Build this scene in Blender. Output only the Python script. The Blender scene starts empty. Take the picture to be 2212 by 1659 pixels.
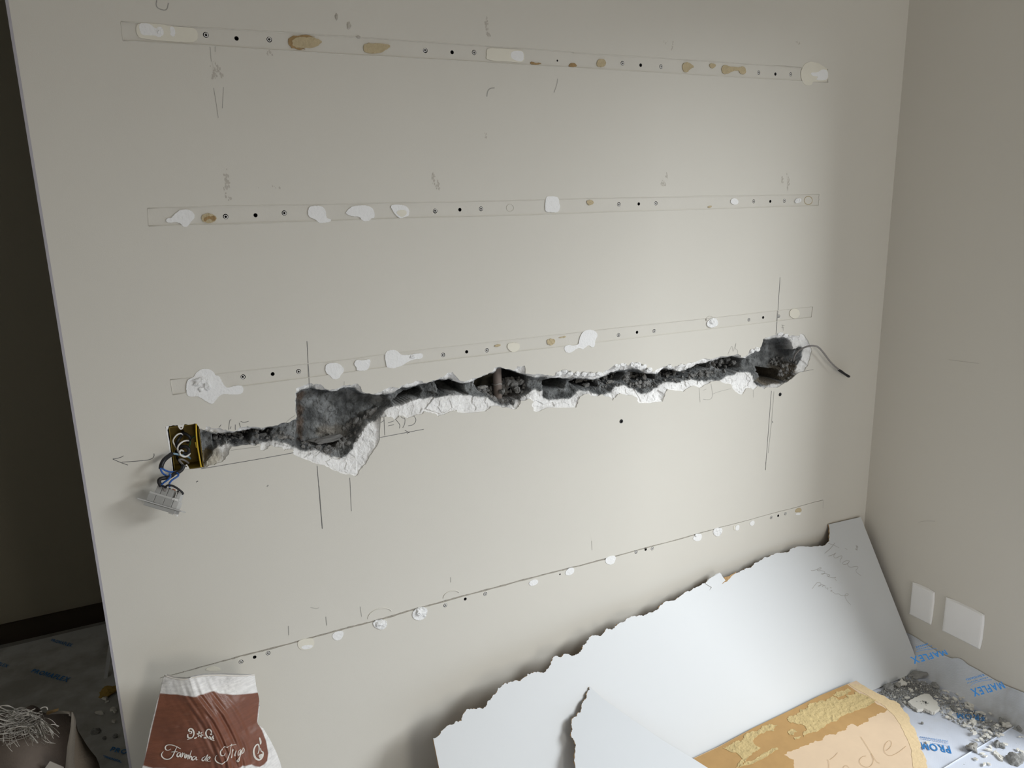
import bpy, bmesh, math, random
import numpy as np
from mathutils import Vector, Matrix
from mathutils.geometry import delaunay_2d_cdt

S = bpy.context.scene
COL = S.collection
rnd = random.Random(7)

# ------------------------------------------------------------------ camera
D = 1.77                      # lens to the broken wall
H = 1.602                     # lens above the floor
YAW, PITCH, ROLL, FPX = 0.45814, 0.23092, -0.02562, 1660.0
def _rot():
    a, b, c = YAW, PITCH, ROLL
    B = np.array([[1, 0, 0], [0, 0, -1], [0, 1, 0.]])
    ya = np.array([[math.cos(a), -math.sin(a), 0], [math.sin(a), math.cos(a), 0], [0, 0, 1]])
    pi = np.array([[1, 0, 0], [0, math.cos(b), -math.sin(b)], [0, math.sin(b), math.cos(b)]])
    ro = np.array([[math.cos(c), -math.sin(c), 0], [math.sin(c), math.cos(c), 0], [0, 0, 1]])
    return ro @ pi @ B @ ya
RC = _rot()
cam = bpy.data.cameras.new('camera')
cam.sensor_fit = 'HORIZONTAL'; cam.sensor_width = 36.0; cam.lens = 36.0 * FPX / 2212.0
cam.clip_start = 0.02
camo = bpy.data.objects.new('camera', cam); COL.objects.link(camo)
m = Matrix.Identity(4)
for k in range(3):
    m[k][0] = RC[0, k]; m[k][1] = -RC[1, k]; m[k][2] = -RC[2, k]
m[0][3], m[1][3], m[2][3] = 0, -D, H
camo.matrix_world = m
S.camera = camo

# ------------------------------------------------------------------ light and exposure
S.view_settings.view_transform = 'Standard'; S.view_settings.look = 'None'
S.view_settings.exposure = 0.0; S.view_settings.gamma = 1.0
S.view_settings.use_curve_mapping = False
S.cycles.use_denoising = True
S.cycles.max_bounces = 10; S.cycles.diffuse_bounces = 6
S.cycles.sample_clamp_indirect = 6.0

wd = bpy.data.worlds.new('overcast_sky'); S.world = wd; wd.use_nodes = True
wd.node_tree.nodes['Background'].inputs[0].default_value = (0.80, 0.88, 1.0, 1)
wd.node_tree.nodes['Background'].inputs[1].default_value = 0.15

def area(name, loc, target, sx, sy, power, color, spread=180):
    l = bpy.data.lights.new(name, 'AREA'); l.shape = 'RECTANGLE'; l.size = sx; l.size_y = sy
    l.energy = power; l.color = color; l.spread = math.radians(spread)
    o = bpy.data.objects.new(name, l); COL.objects.link(o); o.location = loc
    d = Vector(target) - Vector(loc)
    o.rotation_euler = d.to_track_quat('-Z', 'Y').to_euler()
    return o
# bright overcast sky in front of the balcony door in the right-hand wall
area('sky_light', (4.30, -3.95, 3.45), (1.0, 0.0, 0.9), 2.3, 2.3, 372, (0.93, 0.97, 1.0))
# added fill lamp behind the camera, no window there; brightens the shaded walls
area('fill_light', (1.25, -4.40, 1.15), (0.7, 0, 0.8), 0.8, 1.5, 28, (1.0, 0.94, 0.86))

# ------------------------------------------------------------------ pixel rays to real planes
CAM = np.array([0.0, -D, H])
def ray(px, py):
    return RC.T @ np.array([(px - 1106.0) / FPX, (py - 829.5) / FPX, 1.0])
def W(px, py, y=0.0):                       # point on the plane at depth y (wall is y = 0)
    d = ray(px, py); return CAM + d * ((y + D) / d[1])
def F(px, py, z=0.0):                       # point on a level plane
    d = ray(px, py); return CAM + d * ((z - H) / d[2])
XR = 1.2928 * D                             # right-hand wall
def RW(px, py, x=None):
    d = ray(px, py); return CAM + d * ((XR if x is None else x) / d[0])
def PL(px, py, p0, n):                      # point on any plane
    d = ray(px, py); t = np.dot(np.asarray(p0) - CAM, n) / np.dot(d, n); return CAM + d * t
def T(ox, oy, s, pts):
    return [(ox + x * s, oy + y * s) for x, y in pts]
K1, K2 = 0.316456, 0.271248
A1 = lambda p: T(0, 0, K1, p)
A2 = lambda p: T(600, 0, K1, p)
A3 = lambda p: T(1200, 0, K1, p)
R4 = lambda p: T(300, 650, K2, p)
R5 = lambda p: T(800, 650, K2, p)
R6 = lambda p: T(1350, 580, K2, p)
R7 = lambda p: T(300, 1050, 0.361664, p)
R8 = lambda p: T(1100, 1000, 0.361664, p)
RB = lambda p: T(900, 1259, 0.2412, p)
RCp = lambda p: T(1300, 1059, 0.361664, p)
RE = lambda p: T(1700, 1480, 0.141049, p)
RH = lambda p: T(290, 1000, 0.072343, p)
RI = lambda p: T(340, 900, 0.072333, p)
RT = lambda p: T(330, 1540, 0.117541, p)
RG = lambda p: T(0, 1480, 0.126582, p)
RQ = lambda p: T(1950, 1380, 0.168164, p)
RP = lambda p: T(1720, 1100, 0.132646, p)
RS = lambda p: T(200, 860, 0.162749, p)

# ------------------------------------------------------------------ materials
def mat(name, color, rough=0.8, noise=None, bump=None, var=0.0, spec=0.3, attr=False, detail=4):
    """procedural: base colour, large tone variation and fine relief"""
    mt = bpy.data.materials.new(name); mt.use_nodes = True
    nt = mt.node_tree; b = nt.nodes['Principled BSDF']
    b.inputs['Roughness'].default_value = rough
    b.inputs['Specular IOR Level'].default_value = spec
    co = nt.nodes.new('ShaderNodeTexCoord')
    n1 = nt.nodes.new('ShaderNodeTexNoise'); n1.inputs['Scale'].default_value = noise or 6.0
    n1.inputs['Detail'].default_value = detail
    nt.links.new(co.outputs['Object'], n1.inputs['Vector'])
    mix = nt.nodes.new('ShaderNodeMix'); mix.data_type = 'RGBA'
    c = color
    if attr:
        at = nt.nodes.new('ShaderNodeAttribute'); at.attribute_name = 'Col'
        mu = nt.nodes.new('ShaderNodeMix'); mu.data_type = 'RGBA'; mu.blend_type = 'MULTIPLY'
        mu.inputs['Factor'].default_value = 1.0
        nt.links.new(at.outputs['Color'], mu.inputs['A'])
        rp = nt.nodes.new('ShaderNodeValToRGB')
        rp.color_ramp.elements[0].position = .3; rp.color_ramp.elements[1].position = .7
        rp.color_ramp.elements[0].color = (1 - var, 1 - var, 1 - var, 1)
        rp.color_ramp.elements[1].color = (1 + var * .5,) * 3 + (1,)
        nt.links.new(n1.outputs['Fac'], rp.inputs['Fac'])
        nt.links.new(rp.outputs['Color'], mu.inputs['B'])
        nt.links.new(mu.outputs['Result'], b.inputs['Base Color'])
    else:
        mix.inputs['A'].default_value = tuple(max(0, v * (1 - var)) for v in c) + (1,)
        mix.inputs['B'].default_value = tuple(min(1, v * (1 + var)) for v in c) + (1,)
        nt.links.new(n1.outputs['Fac'], mix.inputs['Factor'])
        nt.links.new(mix.outputs['Result'], b.inputs['Base Color'])
    if bump:
        sc, st, di = bump
        n2 = nt.nodes.new('ShaderNodeTexNoise'); n2.inputs['Scale'].default_value = sc
        n2.inputs['Detail'].default_value = 5.0
        nt.links.new(co.outputs['Object'], n2.inputs['Vector'])
        bp = nt.nodes.new('ShaderNodeBump'); bp.inputs['Strength'].default_value = st
        bp.inputs['Distance'].default_value = di
        nt.links.new(n2.outputs['Fac'], bp.inputs['Height'])
        nt.links.new(bp.outputs['Normal'], b.inputs['Normal'])
    return mt

M = {}
M['paint'] = mat('wall_paint', (0.645, 0.622, 0.560), .75, 2.2, (520, .10, .0015), .03)
M['paint_right'] = mat('side_wall_paint', (0.665, 0.632, 0.562), .75, 1.6, (520, .10, .0015), .03)
M['strip'] = mat('bare_strip_paint', (0.640, 0.617, 0.556), .7, 14, (220, .15, .002), .03)
M['paint_hall'] = mat('hall_paint', (0.27, 0.245, 0.185), .8, 2, (200, .1, .002), .03)  # paint colour lowered to keep the passage dark
M['ceiling'] = mat('ceiling_paint', (0.78, 0.77, 0.74), .9, 2, None, .02)
M['filler'] = mat('white_filler', (0.83, 0.83, 0.82), .85, 60, (180, .5, .003), .04)
M['filler_rough'] = mat('rough_white_filler', (0.84, 0.84, 0.83), .9, 40, (90, 1.0, .008), .05)
M['cream'] = mat('cream_filler', (0.74, 0.71, 0.61), .7, 25, (120, .2, .002), .05)
M['glue'] = mat('tan_glue', (0.52, 0.43, 0.27), .7, 45, (160, .8, .005), .16)
M['glue_brown'] = mat('brown_glue', (0.36, 0.24, 0.11), .7, 60, (160, .8, .005), .3)
M['plaster'] = mat('broken_gypsum', (0.86, 0.855, 0.84), .95, 30, (140, .7, .004), .04, attr=True)
M['concrete'] = mat('hollow_block_concrete', (0.3, 0.3, 0.3), .95, 55, (190, 1.0, .006), .3, attr=True)
M['rubble'] = mat('concrete_rubble', (0.30, 0.30, 0.29), .95, 2.5, (5, .5, .003), .3)
M['rubble_light'] = mat('pale_cement_rubble', (0.36, 0.35, 0.325), .95, 2.5, (5, .5, .003), .25)
M['chip'] = mat('gypsum_chip', (0.76, 0.745, 0.69), .9, 6, (6, .4, .002), .08)
M['hole'] = mat('drilled_concrete', (0.07, 0.07, 0.07), .95, 80, (200, 1, .004), .3)
M['plug'] = mat('white_nylon_plug', (0.74, 0.73, 0.70), .5, 80, None, .08)
M['rubber'] = mat('black_rubber', (0.02, 0.02, 0.022), .45, 30, None, .2)
M['pencil'] = mat('graphite', (0.13, 0.13, 0.13), .6, 300, None, .5)
M['pencil_soft'] = mat('faint_graphite', (0.36, 0.35, 0.32), .7, 300, None, .25)
M['smudge'] = mat('grey_smudge', (0.50, 0.47, 0.415), .8, 200, None, .2)
M['crack'] = mat('dirty_caulk', (0.36, 0.335, 0.29), .9, 220, (200, 1, .003), .5)
M['pipe'] = mat('brown_conduit', (0.20, 0.165, 0.145), .6, 35, (60, .3, .003), .25)
M['cable'] = mat('grey_cable_jacket', (0.25, 0.235, 0.225), .5, 60, None, .1)
M['tape'] = mat('black_tape', (0.018, 0.018, 0.02), .35, 60, (90, .5, .002), .3)
M['blue'] = mat('blue_insulation', (0.03, 0.11, 0.38), .4, 40, None, .1)
M['paleblue'] = mat('dusty_blue_insulation', (0.24, 0.36, 0.45), .5, 40, None, .15)
M['whitewire'] = mat('white_insulation', (0.72, 0.70, 0.66), .45, 40, None, .06)
M['green'] = mat('green_insulation', (0.05, 0.14, 0.06), .45, 40, None, .1)
M['blackwire'] = mat('black_insulation', (0.022, 0.022, 0.024), .4, 40, None, .1)
M['yellow'] = mat('yellow_box_plastic', (0.62, 0.42, 0.035), .5, 50, (60, .2, .002), .22)
M['yellow_in'] = mat('shaded_yellow_plastic', (0.15, 0.10, 0.010), .6, 40, (60, .2, .002), .4)  # box yellow darkened to paint in the shade inside
M['socket'] = mat('grey_white_socket_plastic', (0.50, 0.50, 0.49), .4, 40, None, .04)
M['socket_d'] = mat('grey_socket_plastic', (0.36, 0.36, 0.35), .45, 40, None, .05)
M['copper'] = mat('copper_terminal', (0.40, 0.16, 0.09), .35, 40, None, .1)
M['plate'] = mat('white_cover_plate', (0.88, 0.87, 0.85), .4, 20, None, .02)
M['panel'] = mat('white_laminate', (0.62, 0.637, 0.646), .45, 3, (400, .05, .001), .012)
M['panel_shaded'] = mat('shaded_laminate', (0.535, 0.555, 0.57), .5, 3, (400, .05, .001), .012)  # white laminate darkened so the propped piece reads turned from the light
M['fibre'] = mat('brown_fibre_edge', (0.42, 0.27, 0.13), .95, 120, (200, .8, .003), .3)
M['torn_white'] = mat('torn_laminate_edge', (0.70, 0.66, 0.58), .95, 120, (200, .8, .003), .2)
M['board'] = mat('tan_hardboard', (0.69, 0.53, 0.37), .8, 26, (90, .2, .002), .06)
M['board_stain'] = mat('glue_soaked_hardboard', (0.47, 0.29, 0.12), .7, 30, (80, .2, .002), .12)
M['board_glue'] = mat('dried_yellow_glue', (0.58, 0.45, 0.22), .75, 60, (70, 1.0, .008), .12)
M['board_fibre'] = mat('torn_hardboard_fibre', (0.72, 0.56, 0.34), .95, 90, (150, .5, .003), .12)
M['print_blue'] = mat('blue_ink', (0.04, 0.21, 0.52), .55, 200, None, .15)
M['bag_white'] = mat('woven_sack', (0.8, 0.79, 0.76), .34, 30, None, .06, attr=True, spec=.5)
M['bag_ink'] = mat('sack_lettering', (0.74, 0.70, 0.64), .4, 60, None, .08)
M['sack_shaded'] = mat('shaded_woven_sack', (0.125, 0.10, 0.082), .8, 40, (160, .4, .003), .12)  # pale sack cloth darkened to paint in the shade of the passage
M['sack_hem'] = mat('sack_hem', (0.42, 0.385, 0.33), .75, 40, (160, .4, .003), .08)  # hem colour dimmed too, for the passage shade
M['sack_side'] = mat('sack_side_cloth', (0.36, 0.31, 0.25), .8, 40, (160, .4, .003), .1)  # same cloth, shaded less than the front in its colour
M['core_clod'] = mat('dark_core_clod', (0.19, 0.188, 0.18), .95, 2.5, (5, .5, .003), .3)
M['core_clod_light'] = mat('grey_core_clod', (0.26, 0.252, 0.235), .95, 2.5, (5, .5, .003), .25)
M['thread'] = mat('frayed_thread', (0.42, 0.395, 0.35), .6, 40, None, .06)  # thread colour dimmed for the dark passage
M['floor'] = mat('screed_floor', (0.30, 0.29, 0.27), .8, 8, (60, .4, .003), .15)
M['dark_wood'] = mat('dark_baseboard_wood', (0.035, 0.024, 0.015), .5, 12, None, .2)
M['trim'] = mat('grey_corner_trim', (0.40, 0.385, 0.42), .5, 20, None, .05)
M['ochre'] = mat('ochre_scrap', (0.40, 0.26, 0.06), .8, 3, (6, .5, .003), .15)
M['glass'] = mat('door_metal', (0.55, 0.55, 0.55), .4, 10, None, .03)

# floor paper: pale blue grey, ribbed, cement dust in drifts
def paper_material(name, base, dust, dust_lo, dust_hi, rib_rot, rib=.06, ribscale=60, attr=False, up=False):
    mt = mat(name, base, .6, 5, None, .03)
    nt = mt.node_tree; b = nt.nodes['Principled BSDF']
    src = b.inputs['Base Color'].links[0].from_socket
    co = nt.nodes['Texture Coordinate']
    nz = nt.nodes.new('ShaderNodeTexNoise'); nz.inputs['Scale'].default_value = 3.2
    nz.inputs['Detail'].default_value = 8.0; nz.inputs['Roughness'].default_value = .65
    nt.links.new(co.outputs['Object'], nz.inputs['Vector'])
    rp = nt.nodes.new('ShaderNodeValToRGB')
    rp.color_ramp.elements[0].position = dust_lo; rp.color_ramp.elements[1].position = dust_hi
    nt.links.new(nz.outputs['Fac'], rp.inputs['Fac'])
    mx = nt.nodes.new('ShaderNodeMix'); mx.data_type = 'RGBA'
    nt.links.new(rp.outputs['Color'], mx.inputs['Factor'])
    nt.links.new(src, mx.inputs['A']); mx.inputs['B'].default_value = dust + (1,)
    if attr:
        at = nt.nodes.new('ShaderNodeAttribute'); at.attribute_name = 'Col'
        mu = nt.nodes.new('ShaderNodeMix'); mu.data_type = 'RGBA'; mu.blend_type = 'MULTIPLY'; mu.inputs['Factor'].default_value = 1.0
        nt.links.new(mx.outputs['Result'], mu.inputs['A']); nt.links.new(at.outputs['Color'], mu.inputs['B'])
        nt.links.new(mu.outputs['Result'], b.inputs['Base Color'])
    else:
        nt.links.new(mx.outputs['Result'], b.inputs['Base Color'])
    mp = nt.nodes.new('ShaderNodeMapping'); mp.inputs['Rotation'].default_value = (rib_rot, 0, 0) if up else (0, 0, rib_rot)
    nt.links.new(co.outputs['Object'], mp.inputs['Vector'])
    wv = nt.nodes.new('ShaderNodeTexWave'); wv.inputs['Scale'].default_value = ribscale
    if up: wv.bands_direction = 'Z'
    nt.links.new(mp.outputs['Vector'], wv.inputs['Vector'])
    bp = nt.nodes.new('ShaderNodeBump'); bp.inputs['Strength'].default_value = rib; bp.inputs['Distance'].default_value = .002
    nt.links.new(wv.outputs['Fac'], bp.inputs['Height']); nt.links.new(bp.outputs['Normal'], b.inputs['Normal'])
    return mt
M['paper'] = paper_material('floor_protection_paper', (0.65, 0.695, 0.79), (0.55, 0.56, 0.58), .52, .70, 0.9, .03, 60, True)
M['paper_up'] = paper_material('floor_paper_upturn', (0.72, 0.75, 0.80), (0.52, 0.52, 0.51), .50, .70, 0.37, .22, 95, True, True)
M['paper_plain'] = paper_material('overlapping_floor_paper', (0.66, 0.705, 0.80), (0.55, 0.56, 0.58), .52, .70, 0.9, .03)
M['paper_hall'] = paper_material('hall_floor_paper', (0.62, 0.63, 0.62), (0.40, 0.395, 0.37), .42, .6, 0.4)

# woven relief for the sack
nt = M['bag_white'].node_tree; b = nt.nodes['Principled BSDF']
uvn = nt.nodes.new('ShaderNodeUVMap')
br = nt.nodes.new('ShaderNodeTexBrick'); br.inputs['Scale'].default_value = 24.0
br.inputs['Mortar Size'].default_value = .06; br.inputs['Mortar Smooth'].default_value = 1.0
br.inputs['Color1'].default_value = (1, 1, 1, 1); br.inputs['Color2'].default_value = (.6, .6, .6, 1); br.inputs['Mortar'].default_value = (0, 0, 0, 1)
nt.links.new(uvn.outputs['UV'], br.inputs['Vector'])
bp = nt.nodes.new('ShaderNodeBump'); bp.inputs['Strength'].default_value = .16; bp.inputs['Distance'].default_value = .002
nt.links.new(br.outputs['Color'], bp.inputs['Height']); nt.links.new(bp.outputs['Normal'], b.inputs['Normal'])

# ------------------------------------------------------------------ mesh helpers
def mk(name, verts, faces, mt, parent=None, smooth=False, mats=None, fm=None):
    me = bpy.data.meshes.new(name)
    me.from_pydata([tuple(float(c) for c in v) for v in verts], [], faces)
    for x in (mats or [mt]): me.materials.append(x)
    if fm is not None: me.polygons.foreach_set('material_index', fm)
    if smooth: me.polygons.foreach_set('use_smooth', [True] * len(me.polygons))
    me.update()
    o = bpy.data.objects.new(name, me); COL.objects.link(o)
    if parent is not None: o.parent = parent
    return o
def empty(name, loc=(0, 0, 0)):
    o = bpy.data.objects.new(name, None); COL.objects.link(o); o.location = tuple(loc); o.empty_display_size = .05
    return o
def tag(o, label=None, cat=None, group=None, kind=None):
    if label: o['label'] = label
    if cat: o['category'] = cat
    if group: o['group'] = group
    if kind: o['kind'] = kind
    return o
def under(o, root):                        # parent keeping world place (root is only moved, never turned)
    o.parent = root; o.matrix_parent_inverse = Matrix.Translation(-Vector(root.location)); return o
def sub(o, part):                          # thing > part > sub-part
    o.parent = part; o.matrix_parent_inverse = Matrix.Identity(4); return o
def box(x0, x1, y0, y1, z0, z1):
    v = [(x0, y0, z0), (x1, y0, z0), (x1, y1, z0), (x0, y1, z0), (x0, y0, z1), (x1, y0, z1), (x1, y1, z1), (x0, y1, z1)]
    f = [(0, 3, 2, 1), (4, 5, 6, 7), (0, 1, 5, 4), (1, 2, 6, 5), (2, 3, 7, 6), (3, 0, 4, 7)]
    return v, f
def bevelled(name, dims, mt, parent=None, bev=.002, mtx=None, taper=1.0):
    bm = bmesh.new(); bmesh.ops.create_cube(bm, size=1.0)
    for v in bm.verts:
        t = taper if v.co.z > 0 else 1.0
        v.co = Vector((v.co.x * dims[0] * t, v.co.y * dims[1] * t, v.co.z * dims[2]))
    bmesh.ops.bevel(bm, geom=bm.edges[:], offset=bev, segments=2, affect='EDGES', profile=.6)
    if mtx is not None: bm.transform(mtx)
    me = bpy.data.meshes.new(name); bm.to_mesh(me); bm.free(); me.materials.append(mt)
    o = bpy.data.objects.new(name, me); COL.objects.link(o)
    if parent is not None: o.parent = parent
    return o
def chaikin(p, closed=False, n=2):
    p = [np.asarray(q, float) for q in p]
    for _ in range(n):
        q = []
        L = len(p)
        if closed:
            for i in range(L):
                a, b2 = p[i], p[(i + 1) % L]; q += [a * .75 + b2 * .25, a * .25 + b2 * .75]
        else:
            q.append(p[0])
            for i in range(L - 1):
                a, b2 = p[i], p[i + 1]; q += [a * .75 + b2 * .25, a * .25 + b2 * .75]
            q.append(p[-1])
        p = q
    return p
def jag(p, amp, levels=2, seed=1, closed=True):
    """midpoint displacement of a 2-D outline: torn or chipped edge"""
    r = random.Random(seed); p = [np.asarray(q, float) for q in p]
    for lv in range(levels):
        q = []; L = len(p)
        for i in range(L if closed else L - 1):
            a, b2 = p[i], p[(i + 1) % L]
            d = b2 - a; ln = np.linalg.norm(d)
            q.append(a)
            if ln > 1e-6:
                nn = np.array([-d[1], d[0]]) / ln
                q.append((a + b2) / 2 + nn * r.uniform(-1, 1) * min(amp, ln * .22))
        if not closed: q.append(p[-1])
        p = q; amp *= .6
    return p
def inside(P, poly):
    P = np.asarray(P, float); poly = np.asarray(poly, float)
    r = np.zeros(len(P), bool); x, y = P[:, 0], P[:, 1]
    n = len(poly)
    for i in range(n):
        x1, y1 = poly[i]; x2, y2 = poly[(i + 1) % n]
        if y1 == y2: continue
        c = (y1 > y) != (y2 > y)
        r ^= c & (x < (x2 - x1) * (y - y1) / (y2 - y1) + x1)
    return r
def sdf(P, poly):
    P = np.asarray(P, float); poly = np.asarray(poly, float)
    d2 = np.full(len(P), 1e9)
    n = len(poly)
    for i in range(n):
        a = poly[i]; e = poly[(i + 1) % n] - a; l2 = e @ e
        if l2 < 1e-16: continue
        w = P - a
        t = np.clip((w @ e) / l2, 0, 1)
        q = w - t[:, None] * e
        d2 = np.minimum(d2, (q * q).sum(1))
    d = np.sqrt(d2)
    return np.where(inside(P, poly), d, -d)
def cdt(outer, holes=(), extra=()):
    """triangles of a polygon with holes"""
    vs, es = [], []
    for loop in [outer] + list(holes):
        b0 = len(vs); n = len(loop)
        vs += [Vector((float(q[0]), float(q[1]))) for q in loop]
        es += [(b0 + i, b0 + (i + 1) % n) for i in range(n)]
    vs += [Vector((float(q[0]), float(q[1]))) for q in extra]
    ov, oe, of, *_ = delaunay_2d_cdt(vs, es, [], 0, 1e-7)
    pts = np.array([(v.x, v.y) for v in ov]); tr = np.array([f for f in of if len(f) == 3])
    c = pts[tr].mean(1)
    keep = inside(c, outer)
    for h in holes: keep &= ~inside(c, h)
    tr = tr[keep]
    a, b2, c2 = pts[tr[:, 0]], pts[tr[:, 1]], pts[tr[:, 2]]
    cr = (b2[:, 0] - a[:, 0]) * (c2[:, 1] - a[:, 1]) - (b2[:, 1] - a[:, 1]) * (c2[:, 0] - a[:, 0])
    tr[cr < 0] = tr[cr < 0][:, ::-1]
    return pts, tr[np.abs(cr) > 1e-12]
def slab(name, outer, frame, thick, mt, parent=None, side=None, holes=(), lift=0.0):
    """flat plate with real thickness: outline in (u, v), frame = (origin, U, V, N); front face at +lift along N, back at lift-thick"""
    O, U, V_, N = (np.asarray(q, float) for q in frame)
    p, t = cdt(outer, holes)
    n = len(p)
    f3 = O + p[:, :1] * U + p[:, 1:] * V_ + N * lift
    b3 = f3 - N * thick
    faces = [tuple(q) for q in t] + [tuple(q[::-1] + n) for q in t]
    fm = [0] * len(t) + [1] * len(t)
    vv = [tuple(q) for q in f3] + [tuple(q) for q in b3]
    for loop in [outer] + list(holes):
        L = len(loop); base = len(vv)
        lp = np.array([(q[0], q[1]) for q in loop], float)
        a3 = O + lp[:, :1] * U + lp[:, 1:] * V_ + N * lift
        vv += [tuple(q) for q in a3] + [tuple(q) for q in (a3 - N * thick)]
        for i in range(L):
            j = (i + 1) % L
            faces.append((base + i, base + L + i, base + L + j, base + j)); fm.append(1)
    return mk(name, vv, faces, mt, parent, mats=[mt, side or mt], fm=fm)
WALLF = (np.array([0, 0, 0.]), np.array([1., 0, 0]), np.array([0, 0, 1.]), np.array([0, -1., 0]))
def wxz(pts, y=0.0):
    return [np.array([W(a, b2, y)[0], W(a, b2, y)[2]]) for a, b2 in pts]
def ribbon(name, lines, tofn, nrm, width, mt, parent=None, lift=.0004, smooth_n=2, taper=False):
    """pen and pencil strokes: flat ribbons on a surface. tofn maps a traced point to the surface."""
    vs, fs = [], []; nrm = np.asarray(nrm, float)
    for ln in lines:
        q = chaikin(ln, False, smooth_n) if len(ln) > 2 else [np.asarray(z, float) for z in ln]
        p = np.array([tofn(a, b2) for a, b2 in q]) + nrm * lift
        b0 = len(vs)
        for i in range(len(p)):
            d = p[min(i + 1, len(p) - 1)] - p[max(i - 1, 0)]
            l = np.linalg.norm(d); d = d / l if l > 1e-9 else np.array([1., 0, 0])
            sd = np.cross(d, nrm); w = width * .5
            if taper: w *= .45 + .75 * math.sin(math.pi * (i + .7) / (len(p) + .4))
            vs += [p[i] + sd * w, p[i] - sd * w]
        for i in range(len(p) - 1):
            a = b0 + 2 * i; fs.append((a, a + 1, a + 3, a + 2))
    return mk(name, vs, fs, mt, parent)
def tube(name, path, r, mt, parent=None, n=8, sm=2, radii=None, cap=True):
    p = np.array(chaikin(path, False, sm)); L = len(p)
    vs, fs = [], []; up = np.array([.13, .3, .94])
    for i in range(L):
        d = p[min(i + 1, L - 1)] - p[max(i - 1, 0)]; d = d / (np.linalg.norm(d) + 1e-12)
        a = np.cross(d, up); a /= np.linalg.norm(a) + 1e-12; c = np.cross(d, a)
        rr = r if radii is None else float(np.interp(i / (L - 1), np.linspace(0, 1, len(radii)), radii))
        for k in range(n):
            t = 2 * math.pi * k / n
            vs.append(p[i] + (a * math.cos(t) + c * math.sin(t)) * rr)
    for i in range(L - 1):
        for k in range(n):
            k2 = (k + 1) % n
            fs.append((i * n + k, i * n + k2, (i + 1) * n + k2, (i + 1) * n + k))
    if cap:
        fs.append(tuple(range(n))[::-1]); fs.append(tuple((L - 1) * n + k for k in range(n)))
    return mk(name, vs, fs, mt, parent, smooth=True)
def vnoise(x, z, sc, seed):
    r = np.random.RandomState(seed); g = r.rand(256, 256)
    u, v = x * sc, z * sc
    i, j = np.floor(u).astype(int), np.floor(v).astype(int)
    fu, fv = u - i, v - j; fu = fu * fu * (3 - 2 * fu); fv = fv * fv * (3 - 2 * fv)
    G = lambda a, b2: g[a % 256, b2 % 256]
    return (G(i, j) * (1 - fu) + G(i + 1, j) * fu) * (1 - fv) + (G(i, j + 1) * (1 - fu) + G(i + 1, j + 1) * fu) * fv - .5
def fbm(x, z, sc, seed, o=4):
    s = 0; a = 1.0
    for k in range(o):
        s = s + a * vnoise(x, z, sc, seed + k); sc *= 2.03; a *= .5
    return s
def facets(x, z, sc, seed):
    """worley facets: (flat random level per cell, distance to nearest centre)"""
    r = np.random.RandomState(seed); ox, oz, lv = r.rand(128, 128), r.rand(128, 128), r.rand(128, 128)
    u, v = x * sc, z * sc; i, j = np.floor(u).astype(int), np.floor(v).astype(int)
    best = np.full(u.shape, 9.0); val = np.zeros(u.shape)
    for a in (-1, 0, 1):
        for c in (-1, 0, 1):
            ii, jj = (i + a) % 128, (j + c) % 128
            d = (i + a + ox[ii, jj] - u) ** 2 + (j + c + oz[ii, jj] - v) ** 2
            k = d < best; best = np.where(k, d, best); val = np.where(k, lv[ii, jj], val)
    return val - .5, np.sqrt(best)
def sstep(x): x = np.clip(x, 0, 1); return x * x * (3 - 2 * x)
def setcol(o, cols):
    ca = o.data.color_attributes.new('Col', 'FLOAT_COLOR', 'POINT')
    a = np.ones((len(cols), 4)); a[:, :3] = cols
    ca.data.foreach_set('color', a.ravel())

# ================================================================== SETTING
XL = -0.131                                  # free end of the broken wall
ZC = 2.62
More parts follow.
